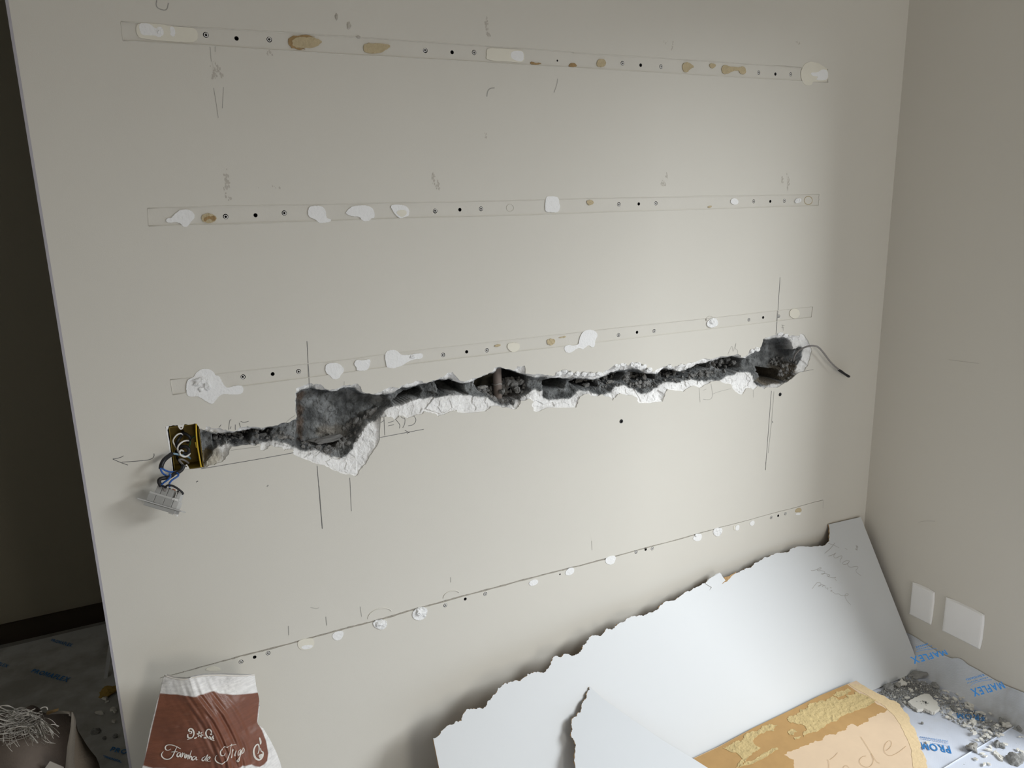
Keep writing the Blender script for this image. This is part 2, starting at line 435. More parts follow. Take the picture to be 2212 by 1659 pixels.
# ---- outlines of the broken channel, traced along the edge of the paint
OUT = (RI([(1310, 1530), (460, 1640), (275, 390), (250, 300), (345, 270), (600, 245), (850, 225), (1110, 205), (1180, 215)])
  + R4([(480, 1020), (520, 1030), (530, 995), (560, 1000), (600, 1015), (660, 1020), (720, 1035), (790, 1025), (830, 1005), (900, 1003), (985, 1010), (1060, 1000), (1150, 970), (1215, 955), (1250, 935), (1245, 880), (1240, 800), (1245, 740), (1250, 700), (1265, 690), (1340, 665), (1370, 655), (1390, 668), (1410, 660), (1455, 670), (1480, 700), (1520, 712), (1600, 690), (1670, 670), (1690, 675), (1745, 660), (1770, 700), (1780, 725), (1850, 740), (1890, 738), (1960, 700), (2020, 685), (2070, 695), (2130, 660), (2190, 648)])
  + R5([(400, 635), (420, 650), (500, 630), (540, 625), (575, 610), (600, 590), (655, 565), (700, 620), (750, 645), (800, 625), (845, 615), (900, 590), (960, 570), (985, 545), (1020, 525), (1060, 535), (1100, 540), (1150, 550), (1170, 520), (1230, 515), (1235, 580), (1330, 580), (1400, 590), (1450, 600), (1500, 560), (1560, 545), (1600, 560), (1620, 575), (1680, 565), (1750, 565), (1800, 570), (1850, 575), (1900, 545), (1960, 510), (2010, 495), (2050, 515), (2080, 490), (2130, 490), (2180, 515)])
  + R6([(190, 800), (230, 825), (290, 790), (360, 760), (385, 785), (420, 780), (445, 755), (480, 765), (500, 755), (590, 730), (640, 715), (700, 720), (760, 700), (840, 695), (905, 680), (930, 710), (980, 690), (990, 655), (1030, 640), (1080, 630), (1100, 560), (1140, 548), (1200, 530), (1230, 510), (1270, 520), (1310, 540), (1370, 535), (1410, 518), (1440, 550), (1470, 600), (1490, 650), (1475, 720), (1455, 780), (1435, 810), (1400, 825), (1350, 860), (1300, 900), (1250, 925), (1200, 950), (1130, 945), (1110, 960), (1060, 940), (1020, 965), (985, 950), (960, 965), (935, 1005), (890, 985), (860, 960), (840, 920), (770, 905), (720, 895), (660, 920), (600, 950), (550, 935), (510, 950), (470, 980), (430, 975), (340, 960), (320, 1010), (300, 1060), (110, 1075), (100, 1030), (60, 1010), (0, 1005)])
  + R5([(1990, 735), (1960, 760), (1930, 795), (1900, 765), (1850, 745), (1790, 760), (1740, 740), (1670, 765), (1655, 800), (1640, 850), (1420, 850), (1350, 880), (1300, 875), (1285, 830), (1300, 800), (1270, 780), (1200, 795), (1185, 830), (1165, 860), (1100, 850), (1030, 840), (960, 840), (920, 880), (700, 890), (690, 870), (640, 880), (540, 920), (530, 905), (470, 890), (430, 880), (420, 900), (360, 910), (300, 935), (230, 915), (200, 945), (180, 930), (130, 915), (85, 928)])
  + R4([(1920, 1085), (1900, 1150), (1870, 1190), (1830, 1260), (1790, 1310), (1740, 1390), (1720, 1400), (1650, 1385), (1560, 1355), (1500, 1325), (1420, 1300), (1370, 1280), (1310, 1260), (1240, 1230), (1235, 1190), (1180, 1185), (1160, 1190), (1130, 1165), (1080, 1165), (1050, 1150), (1020, 1180), (970, 1190), (975, 1150), (960, 1140), (900, 1150), (800, 1155), (740, 1160), (720, 1210), (690, 1260), (640, 1290), (560, 1310), (505, 1328)]))
INN = (R4([(510, 1318), (498, 1150), (490, 1035), (590, 1045), (700, 1050), (800, 1040), (900, 1020), (1000, 1015), (1100, 990), (1200, 965), (1255, 945), (1250, 880), (1248, 800), (1253, 735), (1300, 705), (1345, 690), (1400, 690), (1480, 708), (1520, 722), (1600, 702), (1720, 685), (1750, 722), (1790, 740), (1870, 748), (1960, 738), (2060, 712), (2130, 692)])
  + R5([(400, 665), (500, 642), (600, 630), (655, 627), (700, 652), (760, 657), (840, 622), (900, 599), (970, 573), (1020, 532), (1100, 547), (1170, 562), (1200, 582), (1250, 602), (1400, 607), (1450, 614), (1550, 617), (1650, 612), (1750, 622), (1850, 602), (1950, 572), (2040, 547), (2120, 547)])
  + R6([(170, 835), (250, 835), (300, 802), (360, 797), (420, 820), (500, 790), (560, 765), (680, 735), (760, 714), (890, 702), (930, 717), (1000, 692), (1070, 650), (1105, 567), (1200, 550), (1270, 547), (1310, 562), (1330, 605), (1330, 650), (1400, 620), (1420, 640), (1410, 700), (1390, 760), (1370, 800), (1350, 850), (1300, 893), (1230, 918), (1150, 933), (1080, 940), (1050, 928), (1020, 900), (1020, 850), (1000, 830), (900, 825), (860, 850), (800, 870), (720, 890), (690, 885), (640, 900), (610, 888), (560, 888), (500, 893), (450, 903), (380, 903), (330, 905), (280, 920), (260, 950), (200, 985), (130, 1000), (80, 960)])
  + R5([(2027, 670), (1960, 680), (1920, 735), (1880, 742), (1800, 742), (1750, 720), (1680, 715), (1640, 740), (1580, 780), (1450, 785), (1420, 790), (1380, 775), (1370, 715), (1320, 705), (1250, 745), (1200, 780), (1170, 790), (1140, 830), (1040, 832), (980, 800), (930, 765), (840, 760), (760, 755), (680, 745), (600, 755), (500, 768), (400, 780), (300, 805), (200, 830), (120, 865), (90, 905)])
  + R4([(1900, 930), (1870, 960), (1820, 975), (1790, 1010), (1750, 1080), (1720, 1130), (1690, 1190), (1650, 1240), (1580, 1250), (1500, 1220), (1420, 1190), (1340, 1200), (1290, 1195), (1240, 1165), (1190, 1140), (1100, 1120), (1040, 1120), (980, 1125), (900, 1130), (800, 1145), (700, 1135), (640, 1150), (600, 1180), (560, 1250)]))
CAV = [  # block hollows and deep pockets: (outline, extra depth)
  (R4([(590, 1052), (700, 1068), (790, 1050), (850, 1032), (905, 1022), (930, 1060), (880, 1095), (860, 1118), (780, 1110), (700, 1125), (595, 1145)]), .085),
  (R4([(950, 1040), (1020, 1022), (1060, 1030), (1040, 1070), (965, 1085)]), .06),
  (R5([(180, 800), (230, 755), (330, 712), (400, 690), (415, 720), (390, 762), (300, 792), (220, 822), (182, 828)]), .085),
  (R5([(530, 645), (640, 632), (700, 657), (742, 662), (757, 702), (762, 745), (680, 742), (600, 732), (540, 722)]), .085),
  (R5([(845, 630), (980, 572), (1020, 536), (1100, 549), (1180, 575), (1260, 608), (1245, 660), (1240, 720), (1150, 780), (1060, 790), (960, 745), (860, 705), (838, 665)]), .075),
  (R5([(1372, 640), (1400, 618), (1480, 612), (1540, 625), (1562, 660), (1540, 695), (1460, 705), (1385, 700)]), .085),
  (R5([(1600, 650), (1640, 625), (1760, 632), (1815, 640), (1820, 680), (1760, 695), (1650, 690)]), .075),
  (R5([(1830, 640), (1850, 612), (1940, 585), (2010, 560), (2030, 580), (1990, 640), (1900, 668)]), .06),
  (R6([(60, 840), (180, 838), (250, 845), (240, 880), (150, 900), (70, 900)]), .05),
  (R6([(290, 805), (360, 800), (420, 822), (500, 795), (600, 762), (690, 740), (680, 790), (560, 820), (470, 860), (400, 880), (310, 870)]), .055),
  (R6([(760, 715), (890, 704), (925, 720), (930, 790), (850, 830), (760, 800), (700, 770)]), .04),
  (R6([(1072, 832), (1130, 808), (1240, 812), (1235, 888), (1150, 905), (1090, 890)]), .085),
  (R4([(1440, 1145), (1560, 1140), (1590, 1125), (1560, 1165), (1445, 1172)]), .05),
]
BOXES = [  # cut-outs for the new boxes: moderately deep
  (R4([(1250, 740), (1300, 706), (1400, 692), (1520, 724), (1720, 688), (1790, 745), (1960, 742), (2000, 800), (1940, 905), (1830, 970), (1790, 1010), (1740, 1090), (1560, 1140), (1430, 1175), (1300, 1180), (1250, 1150), (1255, 950)]), .032),
  (R6([(1000, 695), (1075, 650), (1108, 570), (1270, 550), (1325, 610), (1330, 780), (1240, 810), (1060, 830), (1020, 800)]), .045),
  (R4([(225, 1000), (470, 985), (500, 1330), (275, 1350)]), .07),
]
out2 = jag(wxz(OUT), .0028, 2, 11)
inn2 = jag(wxz(INN, .010), .0035, 2, 12)

# ---- battens' bare strips, with their screw holes
STRIPS = [
  [(261, 47.5), (700, 77), (1239, 113.5), (1239, 115), (1500, 131), (1788, 150), (1788.7, 178), (1400, 155), (900, 125), (500, 101), (265.5, 87)],
  [(319, 451), (700, 442), (1200, 431), (1769.7, 420), (1768, 443.5), (1200, 462), (700, 477), (321, 487.5)],
  [(367.8, 821), (800, 770), (1300, 712), (1756, 662.7), (1752.8, 685), (1300, 738), (800, 797), (372.7, 852)],
]
HOLES = [
  [(444.6, 75.3, 1), (511, 83, 0), (581.7, 85.5, 1), (918.7, 109, 1), (976.6, 113, 0), (1024, 113.3, 1), (1344.6, 136.7, 1), (1384, 140.8, 0), (1428, 144, 1), (1639, 156.7, 1), (1675, 160, 0), (1708, 160.8, 1), (1204, 131, 2)],
  [(487.4, 467.8, 1), (552, 465, 0), (614, 460, 1), (940, 455.8, 1), (993.4, 453, 0), (1039, 451, 1), (1336.7, 441.5, 1), (1379.8, 440.6, 0), (1416.8, 439.3, 1), (1628, 435, 1), (1664, 435, 0), (1694.4, 433.6, 1)],
  [(525, 814, 1), (589, 808, 0), (645, 802.4, 1), (957, 766.6, 1), (1008, 760, 0), (1051.7, 756.6, 1), (1336, 723.8, 1), (1376, 717.8, 0), (1413, 715, 1), (1617.7, 690.7, 1), (1648.4, 685.8, 0), (1682, 683, 1)],
]
HOLES_W = [(520.6, 1429.7, 1), (550, 1419.6, 0), (579, 1411, 1), (962, 1307.5, 1), (1005, 1294, 0), (1048, 1283, 1), (1209.6, 1240.5, 2), (1373.8, 1192.4, 1), (1394.8, 1187, 0), (1409, 1185, 1), (1666, 1118, 1), (1681, 1114, 0), (1696.7, 1109.6, 1), (1342, 910, 3), (1685, 852, 3)]
SD = .0014                                   # strips sit this far behind the painted face
def circ(c, r, n=12, ph=.2, e=1.0):
    return [np.array([c[0] + r * math.cos(ph + 2 * math.pi * k / n), c[1] + r * e * math.sin(ph + 2 * math.pi * k / n)]) for k in range(n)]
RAD = {0: .0044, 1: .0056, 2: .0024, 3: .0060}
strip2, strip_holes = [], []
for i, st in enumerate(STRIPS):
    q = wxz(st)
    q = jag(q, .0016, 4, 40 + i)
    strip2.append(q)
    strip_holes.append([circ((W(a, b2, SD)[0], W(a, b2, SD)[2]), RAD[t]) for a, b2, t in HOLES[i]])
wall_holes = [circ((W(a, b2)[0], W(a, b2)[2]), RAD[t]) for a, b2, t in HOLES_W]
# caulk groove of the fourth batten
gl = [(345, 1465), (400, 1450.5), (520, 1417), (660, 1381), (780, 1349), (900, 1315), (1040, 1277), (1200, 1235), (1320, 1204), (1480, 1161), (1560, 1138), (1680, 1106), (1778, 1080)]
g2 = np.array(wxz(gl))
rr = random.Random(5)
def groove_half(i):
    f = i / (len(gz) - 1)
    return (.0008 + .0016 * math.sin(math.pi * min(1, f * 1.15)) ** .7) * rr.uniform(.75, 1.25)
gz = np.array(jag(g2, .0012, 4, 9, closed=False))
hw = [groove_half(i) for i in range(len(gz))]
groove2 = [gz[i] + np.array([0, hw[i]]) for i in range(len(gz))] + [gz[i] - np.array([0, hw[i] * rr.uniform(.8, 1.2)]) for i in range(len(gz) - 1, -1, -1)]

outer = [(XL, 0), (XR, 0), (XR, ZC), (XL, ZC)]
pts, tri = cdt(outer, [out2] + strip2 + wall_holes + [groove2])
vv = [(p[0], 0, p[1]) for p in pts]; ff = [tuple(t) for t in tri]
b0 = len(vv)
TH = .20
vv += [(XL, 0, 0), (XL, 0, ZC), (XL, TH, ZC), (XL, TH, 0), (XR, TH, 0), (XR, TH, ZC)]
ff += [(b0, b0 + 1, b0 + 2, b0 + 3), (b0 + 3, b0 + 2, b0 + 5, b0 + 4)]
# paint film's own edges around the strips and the groove
for loop, dep in [(s, SD) for s in strip2] + [(groove2, .0025)] + [(out2, .003)]:
    L = len(loop); c = len(vv)
    vv += [(q[0], 0, q[1]) for q in loop] + [(q[0], dep, q[1]) for q in loop]
    ff += [(c + i, c + (i + 1) % L, c + L + (i + 1) % L, c + L + i) for i in range(L)]
wall = tag(mk('wall_back', vv, ff, M['paint']), kind='structure')

for i in range(3):
    p, t = cdt(strip2[i], strip_holes[i])
    o = mk('batten_strip', [(q[0], SD, q[1]) for q in p], [tuple(z) for z in t], M['strip'], wall)
    o['label'] = ['bare upper strip left by a removed batten', 'bare middle strip left by a removed batten', 'bare lower strip left by a removed batten'][i]
p, t = cdt(groove2)
mk('caulk_groove', [(q[0], .0022, q[1]) for q in p], [tuple(z) for z in t], M['crack'], wall)['label'] = 'dark serrated caulk line'
# little caulk ridges left along the groove
vs, fs = [], []
for k in range(260):
    f = rnd.random(); i = int(f * (len(gz) - 2)); c = gz[i] + (gz[i + 1] - gz[i]) * rnd.random()
    c = c + np.array([0, rnd.uniform(-1, 1) * .0022]); s = rnd.uniform(.0004, .0011)
    a = len(vs)
    vs += [(c[0] - s, 0.0006, c[1] - s * .6), (c[0] + s, 0.0006, c[1] - s * .4), (c[0] + s * .3, .0006, c[1] + s * .8), (c[0], -s * .55, c[1])]
    fs += [(a, a + 1, a + 3), (a + 1, a + 2, a + 3), (a + 2, a, a + 3)]
mk('caulk_crumbs', vs, fs, M['strip'], wall)['kind'] = 'stuff'
# long low ridges where old paint built up against the battens
for i, (ed, mtn) in enumerate([(STRIPS[0][:6], 'paint'), (STRIPS[0][6:], 'paint'), (STRIPS[1][:4], 'paint'), (STRIPS[1][4:], 'paint'), (STRIPS[2][:4], 'paint'), (STRIPS[2][4:], 'paint')]):
    q = jag(wxz(ed), .0016, 4, 60 + i, closed=False)
    o_ = .0008 if i % 2 == 0 else -.0008
    tube('paint_ridge', [np.array([a[0], .0002, a[1] + o_]) for a in q], .0011, M[mtn], wall, n=5, sm=0)

for k, (a, c) in enumerate([(STRIPS[0][0], STRIPS[0][-1]), (STRIPS[0][5], STRIPS[0][6]), (STRIPS[1][0], STRIPS[1][-1]), (STRIPS[2][0], STRIPS[2][-1]), (STRIPS[2][3], STRIPS[2][4])]):
    tube('paint_ridge', [W(*a, .0002), W((a[0] + c[0]) / 2 + .4, (a[1] + c[1]) / 2, .0002), W(*c, .0002)], .0010, M['paint'], wall, n=5, sm=1)
def hole_tube(c, r, dep, y0):
    n = 12; lp = circ(c, r)
    vs = [(q[0], y0, q[1]) for q in lp] + [(q[0], y0 + dep, q[1]) for q in lp]
    fs = [(k, (k + 1) % n, n + (k + 1) % n, n + k) for k in range(n)] + [tuple(n + k for k in range(n))]
    return mk('screw_hole', vs, fs, M['hole'], wall)
def plug_ring(c, ro, ri, y0, mt, name='wall_plug'):
    n = 14; vs, fs = [], []
    for r, y in ((ro, y0 + .012), (ro, y0), (ri, y0 - .0004), (ri, y0 + .012)):
        vs += [(q[0], y, q[1]) for q in circ(c, r, n)]
    for a in range(3):
        for k in range(n):
            k2 = (k + 1) % n; fs.append((a * n + k, a * n + k2, (a + 1) * n + k2, (a + 1) * n + k))
    return mk(name, vs, fs, mt, wall)
for y0, hl in [(SD, h) for h in HOLES] + [(0.0, HOLES_W)]:
    for a, b2, t in hl:
        w3 = W(a, b2, y0); c = (w3[0], w3[2])
        ht = hole_tube(c, RAD[t], .03, y0)
        if t == 1:
            c2 = (c[0] + rnd.uniform(-.0006, .0006), c[1] + rnd.uniform(-.0006, .0006))
            sub(plug_ring(c2, .0042, .0027, y0 - .0003, M['plug']), ht)
        if t == 3:
            o = sub(plug_ring(c, .0058, .0022, y0 - .001, M['rubber'], 'rubber_plug'), ht); o['label'] = 'black rubber plug'
# chipped dents near the top edge
def dent(px, py, rx, rz, seed):
    c = W(px, py); r = random.Random(seed); n = 11
    ring = [(c[0] + rx * math.cos(6.283 * k / n) * r.uniform(.7, 1.1), c[2] + rz * math.sin(6.283 * k / n) * r.uniform(.7, 1.1)) for k in range(n)]
    vs = [(a, -.0004, b2) for a, b2 in ring] + [(c[0] + (a - c[0]) * .55, -.0030, c[2] + (b2 - c[2]) * .45 - rz * .15) for a, b2 in ring]
    fs = [(k, (k + 1) % n, n + (k + 1) % n, n + k) for k in range(n)] + [tuple(n + k for k in range(n))]
    o = mk('paint_blister', vs, fs, M['smudge'], wall)
for a in ((727, 36, .004, .008, 1), (753.5, 55, .0055, .009, 2), (774, 80, .006, .003, 3)): dent(*a)

# ---- filler and glue on the strips
def patch(name, poly_px, mt, th=.0014, y=0.0, j=.0012, sm=1, seed=3):
    q = chaikin(wxz(poly_px), True, sm)
    q = jag(q, j, 1, seed)
    th = th * .62
    return slab(name, q, WALLF, th + .001, mt, wall, lift=th - y)
FP, CR, RO, GL, GB = 'filler', 'cream', 'filler_rough', 'glue', 'glue_brown'
PATCHES = [
 (CR, A1([(925, 195), (940, 160), (1000, 157), (1100, 166), (1180, 180), (1280, 186), (1335, 196), (1352, 230), (1345, 288), (1240, 290), (1100, 278), (970, 263), (940, 250)]), .0016),
 (FP, A1([(945, 170), (970, 155), (1030, 165), (1060, 200), (1085, 180), (1110, 190), (1122, 235), (1085, 260), (1060, 240), (1000, 245), (960, 235)]), .0024),
 (FP, A1([(1155, 185), (1185, 180), (1198, 220), (1190, 255), (1160, 240), (1165, 215)]), .0024),
 (CR, A2([(1425, 325), (1560, 335), (1668, 341), (1685, 380), (1680, 430), (1560, 420), (1420, 412), (1425, 370)]), .0016),
 (FP, A2([(1590, 350), (1668, 345), (1680, 380), (1672, 425), (1610, 410), (1588, 390)]), .0024),
 (CR, A3([(1680, 470), (1700, 435), (1740, 420), (1790, 430), (1830, 455), (1860, 480), (1860, 555), (1800, 560), (1755, 555), (1750, 575), (1730, 585), (1700, 580), (1678, 545), (1672, 500)]), .0022),
 (FP, A3([(1735, 495), (1790, 495), (1820, 470), (1858, 482), (1856, 550), (1770, 548), (1795, 522), (1750, 520)]), .003),
 (FP, A1([(1130, 1500), (1150, 1487), (1170, 1490), (1190, 1460), (1235, 1430), (1290, 1428), (1325, 1455), (1330, 1490), (1305, 1510), (1290, 1535), (1270, 1552), (1245, 1545), (1235, 1525), (1200, 1515), (1165, 1520), (1140, 1518)]), .002),
 (FP, A2([(207, 1410), (265, 1402), (310, 1410), (330, 1450), (330, 1490), (365, 1495), (360, 1515), (310, 1520), (280, 1522), (255, 1495), (205, 1480)]), .002),
 (FP, A2([(460, 1450), (500, 1410), (560, 1400), (630, 1405), (660, 1440), (660, 1490), (635, 1490), (630, 1505), (595, 1512), (568, 1500), (560, 1478), (510, 1478), (475, 1465)]), .002),
 (FP, A2([(765, 1405), (800, 1395), (870, 1400), (898, 1430), (895, 1475), (870, 1478), (845, 1492), (820, 1485), (790, 1450)]), .002),
 (CR, A2([(800, 1445), (850, 1430), (880, 1440), (875, 1470), (840, 1485)]), .0026),
 (FP, A2([(1828, 1350), (1845, 1338), (1900, 1340), (1920, 1360), (1920, 1390), (1930, 1410), (1915, 1450), (1870, 1450), (1825, 1445), (1825, 1400)]), .002),
 (FP, A3([(1195, 1365), (1210, 1352), (1235, 1355), (1250, 1375), (1240, 1395), (1215, 1398), (1195, 1385)]), .002),
 (RO, A3([(1630, 1365), (1660, 1348), (1680, 1365), (1660, 1385), (1635, 1388)]), .004),
 (FP, R4([(380, 650), (395, 620), (440, 605), (455, 570), (500, 540), (560, 540), (600, 570), (610, 595), (640, 595), (660, 640), (690, 690), (720, 690), (760, 675), (820, 672), (835, 700), (825, 735), (790, 745), (720, 745), (660, 738), (620, 780), (590, 820), (560, 815), (490, 770), (460, 755), (420, 765), (385, 755), (375, 700)]), .002),
 (FP, R4([(1480, 540), (1495, 500), (1540, 492), (1590, 495), (1630, 530), (1632, 565), (1605, 590), (1600, 610), (1570, 625), (1540, 620), (1525, 595), (1495, 580)]), .002),
 (FP, R4([(1715, 490), (1735, 465), (1780, 475), (1840, 460), (1845, 490), (1825, 545), (1800, 555), (1730, 555), (1735, 530), (1715, 510)]), .002),
 (FP, R5([(115, 430), (130, 398), (170, 387), (215, 395), (240, 430), (300, 430), (360, 420), (410, 415), (422, 440), (400, 462), (340, 465), (280, 495), (245, 520), (215, 525), (180, 540), (150, 530), (130, 530), (120, 480)]), .002),
 (CR, R5([(1088, 345), (1120, 332), (1185, 335), (1192, 370), (1170, 400), (1130, 410), (1095, 385)]), .0018),
 (FP, R5([(1660, 310), (1690, 240), (1750, 225), (1800, 245), (1810, 280), (1790, 310), (1785, 365), (1760, 370), (1740, 350), (1710, 370), (1690, 388), (1670, 375), (1640, 378), (1610, 405), (1580, 415), (1550, 405), (1540, 365), (1580, 345), (1610, 360), (1660, 345)]), .002),
 (RO, R6([(648, 430), (670, 405), (715, 390), (735, 415), (743, 440), (720, 465), (680, 472), (655, 460)]), .003),
 (CR, R6([(1350 + 42 * math.cos(k * .524), 358 + 40 * math.sin(k * .524)) for k in range(12)]), .0018),
 (CR, R7([(400, 1090), (440, 1075), (480, 1085), (492, 1102), (400, 1102)]), .0018),
 (CR, R7([(945, 935), (965, 915), (1040, 905), (1050, 940), (1035, 970), (990, 978), (955, 970)]), .0018),
 (FP, R7([(968, 965), (975, 952), (1035, 945), (1040, 960), (1010, 972), (985, 975)]), .0024),
 (FP, R7([(1155, 885), (1175, 868), (1220, 862), (1222, 890), (1205, 918), (1175, 922), (1155, 905)]), .0018),
 (RO, R7([(1390, 820), (1420, 795), (1480, 800), (1482, 835), (1455, 858), (1420, 850)]), .0035),
 (RO, R7([(1630, 770), (1640, 740), (1680, 720), (1720, 725), (1722, 760), (1705, 790), (1670, 803), (1640, 790)]), .003),
 (FP, R8([(115, 715), (135, 698), (165, 695), (175, 710), (155, 730), (125, 735)]), .0018),
 (FP, R8([(332, 655), (350, 630), (385, 622), (388, 650), (370, 668), (340, 672)]), .0018),
 (FP, R8([(575, 570), (600, 555), (635, 553), (635, 580), (620, 605), (590, 608), (572, 590)]), .0018),
 (FP, R8([(1095, 450), (1110, 425), (1150, 420), (1148, 460), (1120, 468), (1100, 460)]), .0018),
 (RO, R8([(1215, 405), (1230, 388), (1272, 385), (1270, 420), (1245, 442), (1222, 430)]), .0025),
 (FP, R8([(1350, 375), (1375, 368), (1372, 400), (1350, 405)]), .0018),
 (CR, R8([(1338, 378), (1350, 370), (1350, 405), (1340, 398)]), .0014),
 (FP, R8([(1435, 355), (1460, 340), (1467, 360), (1450, 378), (1435, 368)]), .0018),
 (FP, R8([(1708, 300), (1740, 295), (1740, 310), (1710, 312)]), .002),
 (GL, A2([(95, 262), (200, 250), (270, 262), (308, 285), (270, 318), (200, 332), (100, 325)]), .0022),
 (GB, A2([(72, 245), (200, 238), (270, 255), (130, 262), (100, 290), (105, 318), (200, 336), (150, 340), (76, 325)]), .0016),
 (GL, A2([(585, 310), (600, 298), (640, 295), (740, 300), (775, 315), (735, 345), (690, 365), (600, 362), (583, 340)]), .0022),
 (GL, A3([(280, 425), (300, 402), (335, 405), (347, 440), (320, 460), (282, 455)]), .0018),
 (GL, A3([(862, 450), (880, 425), (915, 430), (950, 458), (920, 470), (900, 495), (875, 490)]), .002),
 (GL, A3([(1048, 440), (1075, 432), (1100, 445), (1075, 470), (1055, 462)]), .0018),
 (GL, A3([(1132, 470), (1150, 442), (1190, 455), (1250, 460), (1280, 450), (1303, 480), (1290, 510), (1260, 505), (1250, 480), (1200, 490), (1165, 508), (1140, 500)]), .002),
 (GL, A3([(212, 1370), (240, 1362), (265, 1380), (240, 1402), (218, 1395)]), .0018),
 (GL, A1([(1370, 1480), (1400, 1458), (1440, 1455), (1485, 1485), (1465, 1515), (1420, 1522), (1385, 1515)]), .0016),
 (GB, A1([(1385, 1490), (1440, 1468), (1480, 1488), (1455, 1512), (1430, 1490), (1400, 1515)]), .002),
 (GL, R5([(990, 352), (1040, 345), (1030, 362), (990, 365)]), .0016),
 (GL, R5([(1405, 310), (1435, 300), (1470, 305), (1470, 335), (1440, 355), (1410, 345)]), .0018),
 (GL, R5([(1500, 290), (1555, 280), (1558, 292), (1505, 297)]), .0014),
 (GL, R8([(1703, 295), (1715, 270), (1745, 268), (1746, 294)]), .0014),
 (GB, A2([(1722, 425), (1740, 420), (1760, 432), (1795, 428), (1800, 440), (1730, 440)]), .0008),
 (GB, A2([(1985, 445), (2010, 425), (2045, 445), (2030, 458), (1990, 458)]), .0008),
 (GL, A3([(1035, 1412), (1060, 1402), (1070, 1410), (1050, 1420)]), .0008),
]
LAB = {FP: 'white filler patch', CR: 'cream filler patch', RO: 'lumpy white filler patch', GL: 'tan glue residue', GB: 'brown glue residue'}
for i, (k, poly, th) in enumerate(PATCHES):
    nm = 'glue_residue' if k in (GL, GB) else 'filler_patch'
    patch(nm, poly, M[k], th, 0.0, .0014 if k in (GL, GB, RO) else .0006, 1 if k in (GL, GB) else 2, 200 + i)['label'] = LAB[k]
# crushed lumps standing out of the big filler blot and its sisters
def lump(px, py, r, sx, sz, seed, mt):
    c = W(px, py); bm = bmesh.new(); bmesh.ops.create_icosphere(bm, subdivisions=2, radius=1)
    q = random.Random(seed)
    for v in bm.verts:
        k = 1 + q.uniform(-.3, .3); v.co = Vector((c[0] + v.co.x * r * sx * k, -.001 + v.co.y * r * .55 * k, c[2] + v.co.z * r * sz * k))
    me = bpy.data.meshes.new('filler_lump'); bm.to_mesh(me); bm.free(); me.materials.append(mt)
    o = bpy.data.objects.new('filler_lump', me); COL.objects.link(o); o.parent = wall
for a in [(432, 823, .014, 1.2, .7, 1), (447, 833, .010, .8, 1.1, 2), (434, 840, .008, .7, .8, 3), (820, 1347, .010, 1.2, .9, 4), (905, 1322, .011, 1.0, 1.0, 5), (1538, 694, .009, 1.1, .9, 6), (1503, 1156, .006, 1, .8, 7), (890, 771, .006, 1.3, .8, 8), (345, 70, .006, .8, .8, 9), (1721, 433, .005, 1, .8, 10)]:
    lump(*a, M['filler_rough'])
# raised paint crescents over the groove
def arc_px(cx, cy, rx, ry, a0, a1, rot=0, n=14):
    o = []
    for k in range(n):
        t = math.radians(a0 + (a1 - a0) * k / (n - 1)); x, y = rx * math.cos(t), -ry * math.sin(t)
        o.append((cx + x * math.cos(rot) - y * math.sin(rot), cy + x * math.sin(rot) + y * math.cos(rot)))
    return o
for c in [(821, 1330, 27, 15, 10, 175, -.3), (975, 1287, 18, 10, 5, 175, -.35), (1535, 690, 9, 7, 60, 200, 0)]:
    tube('paint_ridge', [W(a, b2, -.0004) for a, b2 in arc_px(*c)], .0014, M['paint'], wall, n=6, sm=1)
for c in [(1746, 433, 9, 9, 0, 350, 0), (1102, 449, 8, 8, 0, 350, 0)]:
    tube('glue_ring', [W(a, b2, SD) for a, b2 in arc_px(*c)], .0012, M['glue' if c[0] > 1500 else 'strip'], wall, n=5, sm=1)

# ---- pencil lines, numbers and smudges
WT = lambda a, b2: W(a, b2)
NW = (0, -1, 0)
def pencil(lines, w=.0013, soft=False, name='pencil_mark', lift=.0004):
    return ribbon(name, lines, WT, NW, w, M['pencil_soft' if soft else 'pencil'], wall, lift)
pencil([[(663, 737), (665, 775), (667, 806)]], .0013, name='pencil_line'); pencil([[(667, 806), (668, 838)]], .0013, name='pencil_line')
pencil([[(685, 1006), (690, 1070), (696, 1142)]], .0014, name='pencil_line')
pencil([[(755.6, 1032), (759, 1104)]], .0012, name='pencil_line')
pencil([RS([(815, 735), (818, 770), (790, 805), (720, 825), (560, 838), (390, 850)]), RS([(410, 765), (370, 790), (268, 808)]), RS([(268, 808), (360, 850), (470, 888)])], .0013, name='pencil_arrow')['label'] = 'pencilled arrow pointing left'
pencil([RS([(1440, 938), (1700, 895), (2212, 808)]) + [(634, 978)]], .0013, name='pencil_line')
pencil([R4([(730, 1190), (960, 1160)])], .0009, True)
pencil([R4([(735, 945), (722, 950), (715, 1025)]), R4([(768, 985), (768, 1027)]), R4([(800, 970), (808, 1005)]), R4([(810, 958), (835, 970), (875, 958)]), R4([(655, 985), (640, 1006)]), R4([(735, 1000), (725, 1020)])], .0011, name='pencil_figures')['label'] = 'pencilled figures above the channel'
pencil([R4([(1243, 912), (1195, 945), (1165, 975)])], .0009, True)
pencil([R4([(1635, 640), (1634, 672)])], .0009, True)
